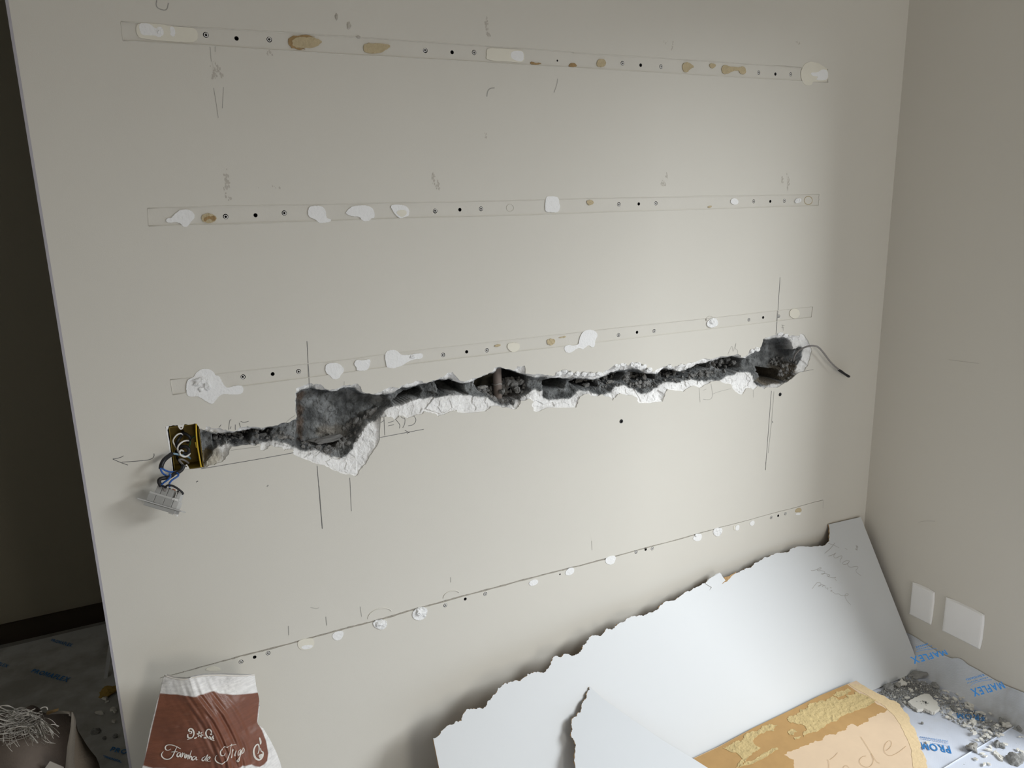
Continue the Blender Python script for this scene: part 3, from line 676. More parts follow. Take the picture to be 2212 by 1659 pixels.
pencil([R5([(108, 925), (112, 1000), (115, 1070)]), R5([(82, 970), (112, 950)]), R5([(140, 972), (190, 955)]), R5([(142, 995), (188, 985)]), R5([(198, 940), (222, 968), (238, 990), (230, 1015)]), R5([(242, 920), (258, 935), (272, 930), (278, 950), (272, 985), (258, 1010)]), R5([(345, 915), (365, 940), (358, 970), (335, 990), (300, 995)]), R5([(275, 1030), (312, 1050)]), R5([(290, 1058), (313, 1042)])], .0012, name='pencil_figures')['label'] = 'pencilled figures beside the box cut-out'
pencil([R5([(75, 1088), (250, 1055), (425, 1022)])], .0013, name='pencil_line')
pencil([R6([(1235, 70), (1228, 180), (1218, 335)])], .0016, name='pencil_line')
pencil([R6([(1218, 335), (1210, 425)])], .0016, name='pencil_line'); pencil([R6([(1210, 425), (1202, 525)])], .0022, name='pencil_line')
pencil([R6([(1166, 975), (1145, 1250), (1118, 1605)])], .0016, name='pencil_line'); pencil([R6([(1186, 980), (1170, 1200), (1140, 1470)])], .0016, True, 'pencil_line')
pencil([R6([(820, 680), (838, 640), (850, 612), (858, 640), (860, 668), (875, 620), (886, 588), (880, 620), (878, 642), (900, 650), (895, 682)]), R6([(815, 688), (840, 692)])], .0009, True, 'pencil_figures')
pencil([R6([(590, 950), (594, 1000), (598, 1065)]), R6([(685, 920), (695, 980), (698, 1015), (685, 1040), (660, 1046), (622, 1040)]), R6([(698, 1000), (740, 982), (842, 957)]), R6([(622, 970), (648, 960)])], .0010, True, 'pencil_figures')
pencil([R6([(1022, 968), (1022, 1027)])], .0009, True, 'pencil_line'); pencil([R6([(1395, 825), (1440, 815), (1500, 805)])], .0011, name='pencil_line')
pencil([R6([(1245, 450), (1270, 455)]), R6([(1245, 468), (1265, 472)]), R6([(1255, 450), (1262, 495)])], .0012, True)
pencil([R6([(1172, 1215), (1178, 1230)])], .002)
pencil([A2([(1910, 538), (1905, 580), (1885, 632)])], .0016, True)
pencil([A2([(1480, 600), (1450, 602), (1432, 620), (1427, 660)])], .0022, True)
pencil([A1([(1070, 0), (1064, 40), (1085, 62), (1138, 74), (1150, 20)])], .002, True)
pencil([A1([(1458, 600), (1470, 670), (1480, 735), (1490, 805)]), A1([(1525, 595), (1518, 740)]), A1([(1434, 320), (1442, 420)]), A1([(1468, 315), (1468, 355)])], .0010, True)
pencil([R7([(1078, -0), (1098, 255)])], .0008, True)
pencil([R7([(1025, 725), (1060, 732), (1076, 726)])], .0010, True); pencil([R7([(1116, 780), (1122, 832)])], .0022, True)
pencil([R7([(893, 835), (895, 890)])], .0022, True); pencil([R7([(1862, 545), (1862, 575)])], .0018, True); pencil([R7([(1322, 720), (1330, 780)])], .0016, True)
pencil([R8([(492, 465), (494, 520)])], .0014, True); pencil([R8([(1532, -5), (1531, 42)])], .0012)
pencil([RS([(1375, 1115), (1400, 1098)])], .0022); pencil([(R8([(1875, 222), (1874, 270)]))], .0010, True)
pencil([R4([(1020, 1480), (1030, 1466)])], .0030, True)
def smudge(px, py, w, h, n, seed):
    r = random.Random(seed); vs, fs = [], []
    for k in range(n):
        a, b2 = px + r.gauss(0, w * .38), py + r.gauss(0, h * .38)
        c = W(a, b2); s = r.uniform(.0008, .0028); t0 = r.random() * 6
        b0 = len(vs); m_ = 6
        for j in range(m_):
            t = t0 + j * 6.283 / m_; q = r.uniform(.5, 1.1)
            vs.append((c[0] + math.cos(t) * s * q, -.0003 - k * 1e-6, c[2] + math.sin(t) * s * q * 1.5))
        fs.append(tuple(b0 + j for j in range(m_)))
    o = mk('smudge', vs, fs, M['smudge'], wall); o['kind'] = 'stuff'
for i, a in enumerate([(465, 150, 12, 22, 26), (461, 163, 4, 6, 12), (479, 163, 4, 7, 14), (489, 397, 7, 34, 40), (496, 427, 8, 8, 6), (936, 385, 6, 14, 14), (947, 398, 6, 14, 20), (1051, 55, 6, 26, 18), (1054, 74, 6, 5, 12), (1440, 381, 4, 10, 18), (1434, 397, 6, 8, 18), (1690, 385, 4, 10, 14), (1703, 395, 4, 20, 20), (1724, 93, 5, 7, 8), (1437, 90, 10, 8, 8), (1050, 295, 4, 12, 8), (1452, 105, 2, 14, 10), (582, 115, 6, 20, 8), (590, 403, 40, 8, 5)]):
    smudge(*a, 300 + i)

# ---- the broken channel: white gypsum rim and grey hollow-block core
step = .0017
x0, x1 = min(q[0] for q in out2) - .008, max(q[0] for q in out2) + .008
z0, z1 = min(q[1] for q in out2) - .008, max(q[1] for q in out2) + .008
nx, nz = int((x1 - x0) / step) + 1, int((z1 - z0) / step) + 1
gx, gzz = np.meshgrid(x0 + np.arange(nx) * step, z0 + np.arange(nz) * step, indexing='ij')
P = np.stack([gx.ravel(), gzz.ravel()], 1)
sO = sdf(P, out2)
near = sO > -.007
sI = np.full(len(P), -1.0); sI[near] = sdf(P[near], inn2)
X, Z = P[:, 0], P[:, 1]
t = np.clip(sO / np.maximum(sO - sI, 1e-6), 0, 1)
fl, fd = facets(X, Z, 26, 5); fl2, fd2 = facets(X * 1.0, Z * 1.3, 55, 6)
rim = .0028 + .0105 * t ** .75 + (fl * .007 + fl2 * .003 + fbm(X, Z, 120, 3, 3) * .0022) * np.minimum(1, sO / .006)
rim = np.maximum(rim, .0022)
core = .012 + .020 * sstep(sI / .010) + fl * .007 + fl2 * .006 + fbm(X, Z, 55, 8, 5) * .010
for poly, dep in BOXES:
    q = np.full(len(P), -1.0); q[near] = sdf(P[near], wxz(poly, .028))
    core += dep * sstep((q + .004) / .014) - (fl * .005 + fl2 * .004) * sstep(q / .01)
cavm = np.zeros(len(P))
for k, (poly, dep) in enumerate(CAV):
    q = np.full(len(P), -1.0); q[near] = sdf(P[near], jag(wxz(poly, .026), .002, 1, 70 + k))
    q = q + fbm(X, Z, 38, 20 + k, 2) * .003
    s_ = sstep((q + .003) / .008); core += (dep + .065) * s_; cavm = np.maximum(cavm, s_)
dep = np.where(sI > 0, core, rim)
bl = sstep((sI + .002) / .004)
dep = rim * (1 - bl) + core * bl
dep = np.where(sO < 0, .0022, np.maximum(dep, .0022))
dep = np.minimum(dep, .190)
wb = W(362, 930)[0], W(431, 930)[0], W(400, 1016)[2], W(395, 920)[2]
dep = np.where((X > wb[0] + .002) & (X < wb[1] + .001) & (Z > wb[2] - .002) & (Z < wb[3] + .002), .056, dep)
ok = near.reshape(nx, nz)
cell = ok[:-1, :-1] & ok[1:, :-1] & ok[1:, 1:] & ok[:-1, 1:]
ii, jj = np.nonzero(cell)
idx = np.arange(nx * nz).reshape(nx, nz)
quads = np.stack([idx[ii, jj], idx[ii + 1, jj], idx[ii + 1, jj + 1], idx[ii, jj + 1]], 1)
isin = sI[quads].mean(1) > 0
jx = X + fbm(X, Z, 140, 31, 2) * .0016; jz = Z + fbm(X, Z, 140, 41, 2) * .0016
sg = sI.reshape(nx, nz); gX, gZ = np.gradient(sg, step); gl_ = np.sqrt(gX ** 2 + gZ ** 2) + 1e-9
snap = (np.abs(sI) < step * .62) & near
jx = np.where(snap, X - (sg * gX / gl_ ** 2).ravel().clip(-step, step), jx); jz = np.where(snap, Z - (sg * gZ / gl_ ** 2).ravel().clip(-step, step), jz)
V3 = np.stack([jx, dep, jz], 1)
white = np.array([.86, .855, .84]); grey = np.array([.20, .208, .208])
g_ = np.clip(.5 + fbm(X, Z, 40, 51, 4) * 1.1, 0, 1)[:, None]
colr = grey * (.45 + 1.0 * g_)
# brownish mortar: left side of the large cut-out, bottom of the right one, next to the yellow box
def blend(col, poly, c, soft=.012, amt=1.0):
    q = np.full(len(P), -1.0); q[near] = sdf(P[near], wxz(poly, .03))
    s_ = (sstep((q + fbm(X, Z, 60, 77, 3) * .012) / soft) * amt)[:, None]
    return col * (1 - s_) + np.asarray(c) * (.6 + .8 * g_) * s_
colr = blend(colr, R4([(1255, 740), (1350, 720), (1350, 1150), (1260, 1150)]), (.135, .105, .085), .014)
colr = blend(colr, R6([(1240, 760), (1340, 740), (1390, 780), (1330, 880), (1100, 950), (1020, 900), (1060, 860)]), (.15, .13, .10))
colr = blend(colr, R4([(470, 1150), (620, 1160), (560, 1270), (510, 1330), (490, 1300)]), (.19, .16, .10))
colr = blend(colr, R4([(1400, 1000), (1650, 980), (1720, 1080), (1600, 1200), (1430, 1180)]), (.19, .175, .15), .02, .8)
colr = blend(colr, R5([(840, 700), (1240, 700), (1180, 800), (1040, 840), (930, 780)]), (.15, .125, .105), .02, .8)
colp = white * (.93 + .12 * g_) - np.clip(fl2, 0, 1)[:, None] * .05
dirt = sstep((sI + .012) / .012)[:, None] * np.clip(.3 + 1.2 * fbm(X, Z, 70, 61, 3), 0, 1)[:, None]
colp = colp * (1 - dirt * .55) + np.array([.42, .41, .39]) * dirt * .55
colp = blend(colp, R4([(470, 985), (620, 1010), (700, 1180), (680, 1290), (500, 1335)]), (.40, .36, .27), .02, .75)
mixc = sstep((sI + .0035) / .006)[:, None]
colp = colr = colp * (1 - mixc) + colr * mixc
def part_mesh(name, sel, mt, col):
    q = quads[sel]; u, inv = np.unique(q, return_inverse=True)
    o = mk(name, V3[u], [tuple(z) for z in inv.reshape(-1, 4)], mt, wall, smooth=(name == 'concrete_core')); setcol(o, col[u]); return o
part_mesh('broken_plaster', ~isin, M['plaster'], colp)['label'] = 'chipped white gypsum along the channel'
o = part_mesh('concrete_core', isin, M['concrete'], colr); o['label'] = 'grey hollow block inside the channel'

# loose crumbs lying all through the channel, too many to count
rc = np.random.RandomState(77)
crumb_zones = [(R6([(0, 820), (250, 850), (420, 810), (700, 740), (900, 720), (930, 800), (700, 850), (450, 890), (150, 950), (0, 920)]), 300, .0065), (R5([(1640, 640), (1850, 610), (2040, 570), (2212, 590), (2212, 660), (1900, 700), (1700, 700)]), 150, .006), (R5([(1050, 640), (1240, 630), (1250, 720), (1150, 800), (980, 790), (900, 740), (1020, 700)]), 160, .007), (R4([(600, 1090), (900, 1050), (1200, 1040), (1240, 1100), (900, 1120), (620, 1140)]), 110, .006), (R4([(1700, 1000), (1900, 880), (1930, 900), (1820, 980), (1740, 1090), (1500, 1210), (1300, 1190), (1300, 1150), (1600, 1120)]), 200, .006), (R6([(1230, 740), (1340, 700), (1380, 780), (1300, 880), (1230, 900), (1240, 800)]), 110, .0065)]
bmI = bmesh.new(); bmesh.ops.create_icosphere(bmI, subdivisions=1, radius=1.0)
iv = np.array([tuple(v.co) for v in bmI.verts]); ifc = [tuple(v.index for v in f.verts) for f in bmI.faces]; bmI.free()
cv_, cf_ = [], []
for poly, n_, sz_ in crumb_zones:
    cand = np.nonzero(near & (sI > .001))[0]
    cand = cand[inside(P[cand], np.array(wxz(poly, .03)))]
    for c_ in rc.choice(cand, min(n_, len(cand)), replace=False):
        s_ = sz_ * (.25 + rc.rand() ** 2.0)
        q = iv * (1 + rc.uniform(-.35, .3, (len(iv), 1))) * s_ * rc.uniform(.6, 1.15, 3)
        cf_ += [tuple(i + len(cv_) for i in f) for f in ifc]
        cv_ += list(q + np.array([X[c_], max(.012, min(dep[c_], .075) - s_ * .3), Z[c_]]))
mk('core_crumbs', cv_, cf_, M['core_clod'], wall)['kind'] = 'stuff'
# knobbly flakes of gypsum along the upper edge
for k, q in enumerate(R5([(1500, 578), (1545, 563), (1588, 578), (1645, 583), (1700, 583), (1760, 588), (1822, 580), (1962, 520), (2008, 508), (2088, 505), (2132, 508), (2176, 522)]) + R6([(72, 768), (120, 787), (190, 808), (350, 778), (440, 773), (1012, 658), (1050, 646), (1236, 522), (1278, 532)])):
    lump(q[0], q[1], .0085, rnd.uniform(1.0, 1.5), rnd.uniform(.6, .9), 700 + k, M['filler_rough'])
# ---- other walls, floor, ceiling, far hall
YB = -4.55; XW = -2.3
WY0, WY1, WZ1 = -3.15, -0.80, 2.20           # balcony door opening in the right-hand wall
def struct(name, v, f, mt): return tag(mk(name, v, f, mt), kind='structure')
# right wall with its opening and reveal
rp, rt = cdt([(YB, 0), (0, 0), (0, ZC), (YB, ZC)], [[(WY0, .02), (WY1, .02), (WY1, WZ1), (WY0, WZ1)]])
vs = [(XR, p[0], p[1]) for p in rp]; fs = [tuple(z) for z in rt]
b0 = len(vs); RV = .17
for (a, c) in ((WY0, .02), (WY1, .02), (WY1, WZ1), (WY0, WZ1)): vs += [(XR, a, c), (XR + RV, a, c)]
for k in range(4):
    k2 = (k + 1) % 4; fs.append((b0 + 2 * k, b0 + 2 * k + 1, b0 + 2 * k2 + 1, b0 + 2 * k2))
ro_, rt2 = cdt([(YB - .2, 0), (.16, 0), (.16, ZC), (YB - .2, ZC)], [[(WY0, .02), (WY1, .02), (WY1, WZ1), (WY0, WZ1)]])
b0 = len(vs); vs += [(XR + RV, p[0], p[1]) for p in ro_]; fs += [tuple(int(i) + b0 for i in z) for z in rt2]
struct('wall_right', vs, fs, M['paint_right'])
v, f = box(XW - .1, XR, YB - .12, YB, 0, ZC); struct('wall_front', v, f, M['paint_right'])
v, f = box(XW - .12, XW, YB, .16, 0, ZC); struct('wall_left', v, f, M['paint'])
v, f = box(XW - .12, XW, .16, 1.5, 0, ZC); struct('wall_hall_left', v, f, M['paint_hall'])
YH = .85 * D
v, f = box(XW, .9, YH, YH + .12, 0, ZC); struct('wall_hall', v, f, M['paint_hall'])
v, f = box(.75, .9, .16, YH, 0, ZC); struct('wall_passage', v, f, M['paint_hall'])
v, f = box(XW - .1, XR + .1, YB - .1, YH + .1, ZC, ZC + .1); struct('ceiling', v, f, M['ceiling'])
v, f = box(XW - .1, XR + .1, YB - .1, YH + .1, -.1, 0); struct('floor', v, f, M['floor'])
v, f = box(XW, .75, YH - .014, YH, 0, .078); struct('baseboard_hall', v, f, M['dark_wood'])
# grey bead on the free end of the broken wall
v, f = box(XL - .005, XL, -.0012, .20, 0, ZC); struct('trim_1', v, f, M['trim'])

# ================================================================== THINGS IN THE WALL
# ---- yellow switch box
bx0, bx1 = W(362, 930)[0] + .003, W(431, 930)[0]
bz0, bz1 = W(400, 1016)[2], W(395, 920)[2]
bxc = (bx0 + bx1) / 2
eb = tag(empty('electrical_box', (bxc, .03, (bz0 + bz1) / 2)), 'yellow plastic wiring box set open in the wall at the left end of the channel', 'electrical box')
tk = .0016
def inbox(name, pieces, mt):
    vs, fs = [], []
    for pc in pieces:
        v, f = box(*pc); b0 = len(vs); vs += v; fs += [tuple(i + b0 for i in q) for q in f]
    return under(mk(name, vs, fs, mt), eb)
inbox('back_wall', [(bx0, bx1, .048, .050, bz0, bz1)], M['yellow_in'])
inbox('side_wall', [(bx0, bx0 + tk, .003, .05, bz0, bz1)], M['yellow_in'])
inbox('side_wall', [(bx1 - tk, bx1, .003, .05, bz0, bz1)], M['yellow_in'])
inbox('top_wall', [(bx0, bx1, .004, .05, bz1 - tk, bz1)], M['yellow_in'])
inbox('bottom_wall', [(bx0, bx1, .004, .05, bz0, bz0 + tk)], M['yellow_in'])
e = [W(a, b2, -.0005) for a, b2 in RI([(1155, 220), (1160, 500), (1185, 800), (1225, 1050), (1270, 1300), (1305, 1505)])]
o = under(tube('front_edge', e, .0017, M['yellow'], None, n=6, sm=1), eb); o['label'] = 'bright yellow front edge'
o = under(tube('broken_edge', [W(a, b2, .004) for a, b2 in RI([(1135, 760), (1150, 850), (1165, 930)])], .0012, M['yellow'], None, n=6, sm=1), eb)
def lug(poly, hole):
    q = [np.array([a[0], a[2]]) for a in (W(px, py, .002) for px, py in poly)]
    h = W(*hole, .002)
    return under(slab('screw_lug', q, WALLF, .003, M['whitewire'], None, holes=[circ((h[0], h[2]), .0016, 8)], lift=-.002), eb)
lug(RI([(590, 235), (805, 235), (770, 345), (735, 385), (680, 385), (645, 350)]), RI([(710, 330)])[0])
lug(RI([(770, 1640), (800, 1560), (850, 1440), (885, 1430), (925, 1490), (985, 1610), (900, 1640)]), RI([(860, 1490)])[0])
# plaster sliver left of the box
q = wxz(RI([(250, 290), (345, 272), (300, 400), (330, 620), (400, 1100), (470, 1640), (440, 1640), (375, 1150), (290, 600), (262, 420)]))
slab('plaster_sliver', jag(q, .0008, 1, 5), WALLF, .006, M['filler'], wall, lift=.0005)

def wire(name, pts, ys, r, mt, label, group=None, n=8):
    """ys: depth in front of (-) or inside (+) the wall along the wire"""
    k = len(pts); yy = np.interp(np.linspace(0, 1, k), np.linspace(0, 1, len(ys)), ys)
    o = tube(name, [W(a, b2, y) for (a, b2), y in zip(pts, yy)], r, mt, None, n=n)
    return tag(o, label, 'wire', group)
wire('wire', RI([(760, 540), (740, 510), (640, 505), (560, 560), (480, 660), (458, 740), (500, 830), (545, 905), (600, 960)]), [.02, .012, .02], .0017, M['whitewire'], 'white wire curling along the left of the open yellow box')
wire('wire', RI([(960, 720), (930, 712), (800, 722), (700, 780), (620, 870), (598, 950), (612, 1025), (650, 1075)]), [.022, .004, .01], .0019, M['whitewire'], 'white wire arching across the middle of the open yellow box')
wire('wire', RI([(780, 1040), (740, 1005), (690, 1005), (655, 1060), (680, 1140), (770, 1195), (860, 1195), (935, 1150), (968, 1095)]), [.015, -.004, -.004, .012], .0021, M['whitewire'], 'white wire bent into a hook low in the yellow box')
wire('wire', RI([(980, 1250), (950, 1215), (860, 1170), (740, 1150), (620, 1130), (500, 1105), (410, 1115)]), [.03, .008, -.016], .0023, M['paleblue'], 'dusty pale blue wire leaving the yellow box to the left')
wire('wire', RI([(1120, 585), (1020, 630), (990, 720), (975, 840), (940, 900)]), [.035, .02, .03], .0014, M['green'], 'green wire at the right side of the yellow box')
wire('wire', RI([(760, 440), (750, 490), (690, 600), (620, 690), (570, 800), (585, 890), (650, 960)]), [.04, .014, .02], .0036, M['tape'], 'black taped wire looping down the left of the yellow box')
wire('wire', RI([(750, 490), (850, 515), (940, 575), (995, 650), (950, 710), (900, 760)]), [.02, .01, .03], .0034, M['tape'], 'black taped wire arching over the top of the yellow box')
wire('wire', RI([(640, 930), (760, 885), (870, 900), (940, 970), (945, 1060), (870, 1120), (760, 1090)]), [.02, .008, .012], .0040, M['tape'], 'black taped wire coiled in the middle of the yellow box')
wire('wire', RI([(930, 1390), (860, 1330), (760, 1280), (660, 1262), (640, 1290), (700, 1370), (770, 1440), (785, 1530), (730, 1620), (640, 1690)]), [.03, .012, -.004, -.014], .0024, M['cable'], 'grey wire bending out over the bottom edge of the yellow box')
wire('wire', RI([(560, 1010), (570, 1100), (600, 1250), (680, 1380), (740, 1470), (740, 1560), (680, 1640), (590, 1690)]) , [.03, .018, .0, -.018], .0028, M['tape'], 'black wire running down out of the yellow box')
wire('wire', RI([(430, 1115), (330, 1185), (220, 1270), (150, 1370), (112, 1480), (108, 1545)]), [-.014, -.034, -.042], .0050, M['tape'], 'black taped splice hanging left of the yellow box')
wire('wire', RH([(785, 120), (788, 180), (805, 240), (850, 310), (930, 368), (1010, 395)]), [-.042, -.044, -.040], .0020, M['blue'], 'blue wire bowing left below the black taped splice')
wire('wire', RH([(815, 130), (850, 170), (920, 222), (1010, 258), (1110, 275), (1200, 268)]), [-.042, -.036, -.024], .0020, M['blue'], 'blue wire running right from the splice to the box corner')
wire('wire', RH([(1480, 60), (1440, 180), (1380, 245), (1280, 285), (1190, 320), (1120, 390), (1000, 440), (890, 455), (800, 462), (742, 505), (735, 570), (775, 650), (800, 690)]), [-.010, -.022, -.045, -.05, -.05], .0042, M['tape'], 'thick black taped bundle between the box and the hanging socket')
wire('wire', RH([(1030, 325), (1075, 340), (1085, 400), (1040, 475), (960, 535), (870, 595), (800, 665), (785, 700)]), [-.052, -.056, -.05], .0020, M['blue'], 'blue wire crossing in front down to the left socket terminal')
wire('wire', RH([(1270, 300), (1325, 335), (1310, 395), (1220, 450), (1110, 525), (1055, 600), (1042, 660), (1060, 730)]), [-.03, -.045, -.05], .0020, M['blue'], 'blue wire dropping to the middle socket terminal')
wire('wire', RH([(830, 690), (880, 695), (950, 745), (945, 700), (1000, 662), (1120, 672), (1230, 722), (1340, 795), (1440, 880), (1465, 925), (1400, 925), (1290, 890)]), [-.055, -.06, -.065, -.05], .0022, M['blackwire'], 'black wire loop jumping between the socket terminals')

# ---- hanging socket module (face down, seen from behind)
soc = tag(empty('socket_module', W(349.5, 1092, -.052)), 'grey white socket module hanging by its wires left of the channel', 'socket')
ax = W(397, 1106, -.075) - W(302, 1078, -.040); L_ = np.linalg.norm(ax); ax = ax / L_
upv = np.cross(ray(349.5, 1085), ax); upv = upv if upv[2] > 0 else -upv; upv /= np.linalg.norm(upv)
dpv = np.cross(upv, ax)
SM = Matrix(((ax[0], dpv[0], upv[0], 0), (ax[1], dpv[1], upv[1], 0), (ax[2], dpv[2], upv[2], 0), (0, 0, 0, 1)))
def sbox(name, cx, cy, cz, dx, dy, dz, mt, bev=.001, taper=1.0):
    return bevelled(name, (dx, dy, dz), mt, soc, bev, SM @ Matrix.Translation((cx, cy, cz)), taper)
sbox('support_frame', 0, 0, 0, L_, .044, .0026, M['socket'], .0008)
sbox('face_bezel', .002, 0, -.0055, .066, .040, .008, M['socket_d'])
sbox('face_button', .026, -.012, -.0105, .008, .010, .004, M['plug'])
sbox('face_button', .036, -.006, -.0105, .007, .010, .004, M['plug'])
for k, (cx, w) in enumerate(((-.0225, .0150), (-.005, .0190), (.0135, .0170))):
    sbox('lower_body', cx, 0, .0095, w, .036, .016, M['socket_d'])
sbox('lower_body', .0285, .001, .0095, .0115, .034, .016, M['socket'])
sbox('body_lip', -.004, 0, .0195, .052, .034, .0045, M['socket'])
for cx, w in ((-.0150, .0112), (-.0025, .0128), (.0100, .0112)):
    sbox('terminal_block', cx, 0, .0295, w, .030, .016, M['socket_d'], .001, .94)
sbox('terminal_block', .0270, .003, .0265, .0085, .026, .021, M['socket'], .001, .94)
sbox('terminal_block', .0215, .009, .0270, .0040, .016, .018, M['socket_d'], .001, .94)
for cx in (-.0165, .0125): sbox('terminal', cx, -.006, .038, .006, .006, .0035, M['copper'], .0005)
for cx in (-.0065, .003, .021): sbox('terminal', cx, -.004, .0378, .004, .006, .003, M['rubber'], .0005)
for cx in (.020, .0225, .025, .0275, .030): sbox('clip_tooth', cx, -.0175, .0195, .0014, .002, .005, M['plate'], .0003)
for v in SM.to_3x3().col: pass
o = bevelled('terminal_screw', (.006, .0015, .006), M['cable'], soc, .0006, SM @ Matrix.Translation((-.0025, -.0152, .0325)))

# ---- cable at the right-hand cut-out
cb = tag(empty('cable', W(1716, 775, .03)), 'grey cable with a taped black tip poking out of the right-hand cut-out', 'cable')
cp = R6([(1365, 815), (1350, 780), (1342, 725), (1352, 688), (1385, 650), (1435, 625), (1490, 612), (1540, 622), (1582, 672), (1625, 732), (1670, 780), (1712, 812)])
cy = np.interp(np.linspace(0, 1, len(cp)), [0, .3, .55, 1], [.055, .012, -.03, -.022])
under(tube('jacket', [W(a, b2, y) for (a, b2), y in zip(cp, cy)], .0029, M['cable'], None, n=10), cb)
tp = R6([(1700, 806), (1725, 822), (1750, 840), (1778, 858), (1790, 862)])
under(tube('taped_tip', [W(a, b2, -.022) for a, b2 in tp], .004, M['tape'], None, n=10, radii=[.0036, .0048, .0040, .0048, .0022]), cb)['label'] = 'black taped tip'

# ---- conduit standing in the channel
pxx = W(1074, 830, .058)
pz0, pz1 = W(1074, 882, .058)[2], W(1074, 782, .058)[2]
cd = tag(empty('conduit', (pxx[0], .058, pz0)), 'brown upright conduit pipe crossing the middle of the channel', 'pipe')
under(tube('pipe_wall', [np.array([pxx[0], .058, pz0]), np.array([pxx[0] + .001, .058, (pz0 + pz1) / 2]), np.array([pxx[0], .058, pz1 + .02])], .0118, M['pipe'], None, n=18, sm=1), cd)
cz = W(1074, 831, .046)[2]
under(tube('score_ring', [np.array([pxx[0] + .0121 * math.cos(t), .058 + .0121 * math.sin(t), cz + .0015 * math.sin(3 * t)]) for t in np.linspace(3.3, 6.2, 14)], .0012, M['rubble_light'], None, n=5, sm=0), cd)

# ---- rocks
rockm = []
for k in range(7):
    bm = bmesh.new(); bmesh.ops.create_icosphere(bm, subdivisions=3, radius=1.0)
    q = random.Random(90 + k)
    cut = [(Vector((q.gauss(0, 1), q.gauss(0, 1), q.gauss(0, 1))).normalized(), q.uniform(.55, .85)) for _ in range(7)]
    for v in bm.verts:
        for n_, d_ in cut:
            e = v.co.dot(n_) - d_
            if e > 0: v.co -= n_ * e
        from mathutils import noise as mn_
        v.co *= 1 + .28 * mn_.noise(v.co * 2.1 + Vector((k * 7, 0, 0))) + .16 * mn_.noise(v.co * 5.3) + q.uniform(-.03, .03)
    me = bpy.data.meshes.new('rubble_piece'); bm.to_mesh(me); bm.free(); rockm.append(me)
def rock(name, loc, size, k, mt, label, cat, group=None, rot=None):
    me = rockm[k % 7]
    key = (k % 7, mt.name)
    if key not in rock.cache:
        m2 = me.copy(); m2.materials.clear(); m2.materials.append(mt); rock.cache[key] = m2
    o = bpy.data.objects.new(name, rock.cache[key]); COL.objects.link(o)
    o.location = tuple(loc); o.scale = tuple(np.atleast_1d(size) * np.ones(3))
    o.rotation_euler = rot or (rnd.uniform(-.5, .5), rnd.uniform(-.5, .5), rnd.uniform(0, 6))
    return tag(o, label, cat, group)
rock.cache = {}
# broken block lying in the channel
INW = [((1040, 836), .040, (.016, .008, .005), 'pale slab of broken cement wedged left of the conduit pipe', 'rubble_light'),
       ((1110, 829), .050, .011, 'large grey clod right of the conduit pipe', 'rubble'), ((1124, 824), .050, .010, None, 'rubble'), ((1098, 826), .052, .009, None, 'rubble'), ((1136, 834), .045, .010, None, 'rubble'), ((1117, 842), .042, .010, None, 'rubble'), ((1127, 848), .038, .007, None, 'rubble'), ((1085, 845), .036, .008, None, 'rubble'), ((1046, 848), .036, .007, None, 'rubble'), ((1058, 858), .030, .008, None, 'rubble_light'), ((1034, 844), .036, .006, None, 'rubble'),
       ((1265, 832), .055, (.012, .01, .008), 'small grey clod in the second round hollow right of the pipe', 'rubble'), ((1322, 828), .045, (.020, .010, .008), 'long grey lump in the third hollow right of the pipe', 'rubble_light'), ((1392, 815), .040, (.008, .008, .012), 'upright grey flake in the narrow right part of the channel', 'rubble_light'),
       ((612, 945), .038, (.024, .012, .009), 'pale cement lump lying left of the large cut-out', 'rubble_light'), ((568, 942), .045, (.010, .008, .007), 'round grey lump beside the pale cement lump', 'rubble'),
       ((472, 952), .060, .008, None, 'rubble'), ((487, 955), .058, .008, None, 'rubble'), ((505, 950), .058, .009, None, 'rubble'), ((520, 948), .056, .008, None, 'rubble'), ((465, 945), .06, .007, None, 'rubble'),
       ((803, 890), .050, (.020, .012, .014), 'dark grey boss at the right end of the large cut-out', 'rubble'), ((780, 915), .045, .010, None, 'rubble'), ((790, 905), .050, .010, None, 'rubble'), ((768, 908), .05, .009, None, 'rubble'), ((700, 950), .048, (.045, .016, .010), 'broad brownish cement ledge at the bottom of the large cut-out', 'rubble_light'),
       ((688, 968), .030, .009, None, 'rubble'), ((672, 972), .026, .007, None, 'rubble'), ((1556, 780), .045, .008, None, 'rubble'), ((1572, 776), .045, .008, None, 'rubble'), ((1585, 783), .040, .008, None, 'rubble'), ((1456, 806), .045, .008, None, 'rubble'), ((1440, 812), .045, .007, None, 'rubble'), ((1475, 800), .045, .008, None, 'rubble'), ((1600, 772), .04, .007, None, 'rubble'), ((1697, 790), .04, .009, None, 'rubble_light'), ((1710, 800), .035, .010, None, 'rubble'), ((1704, 812), .035, .009, None, 'rubble_light')]
for k, ((a, b2), y, s_, lb, mm) in enumerate(INW):
    rock('block_rubble', W(a, b2, y), s_, k, M['core_clod' if mm == 'rubble' or 'ledge' in (lb or '') else 'core_clod_light'], lb or 'small dark cement clod lying loose inside the broken channel', 'rubble', None if lb else 'clods inside the channel', (rnd.uniform(-.3, .3), rnd.uniform(-.3, .3), rnd.uniform(-.4, .4)))

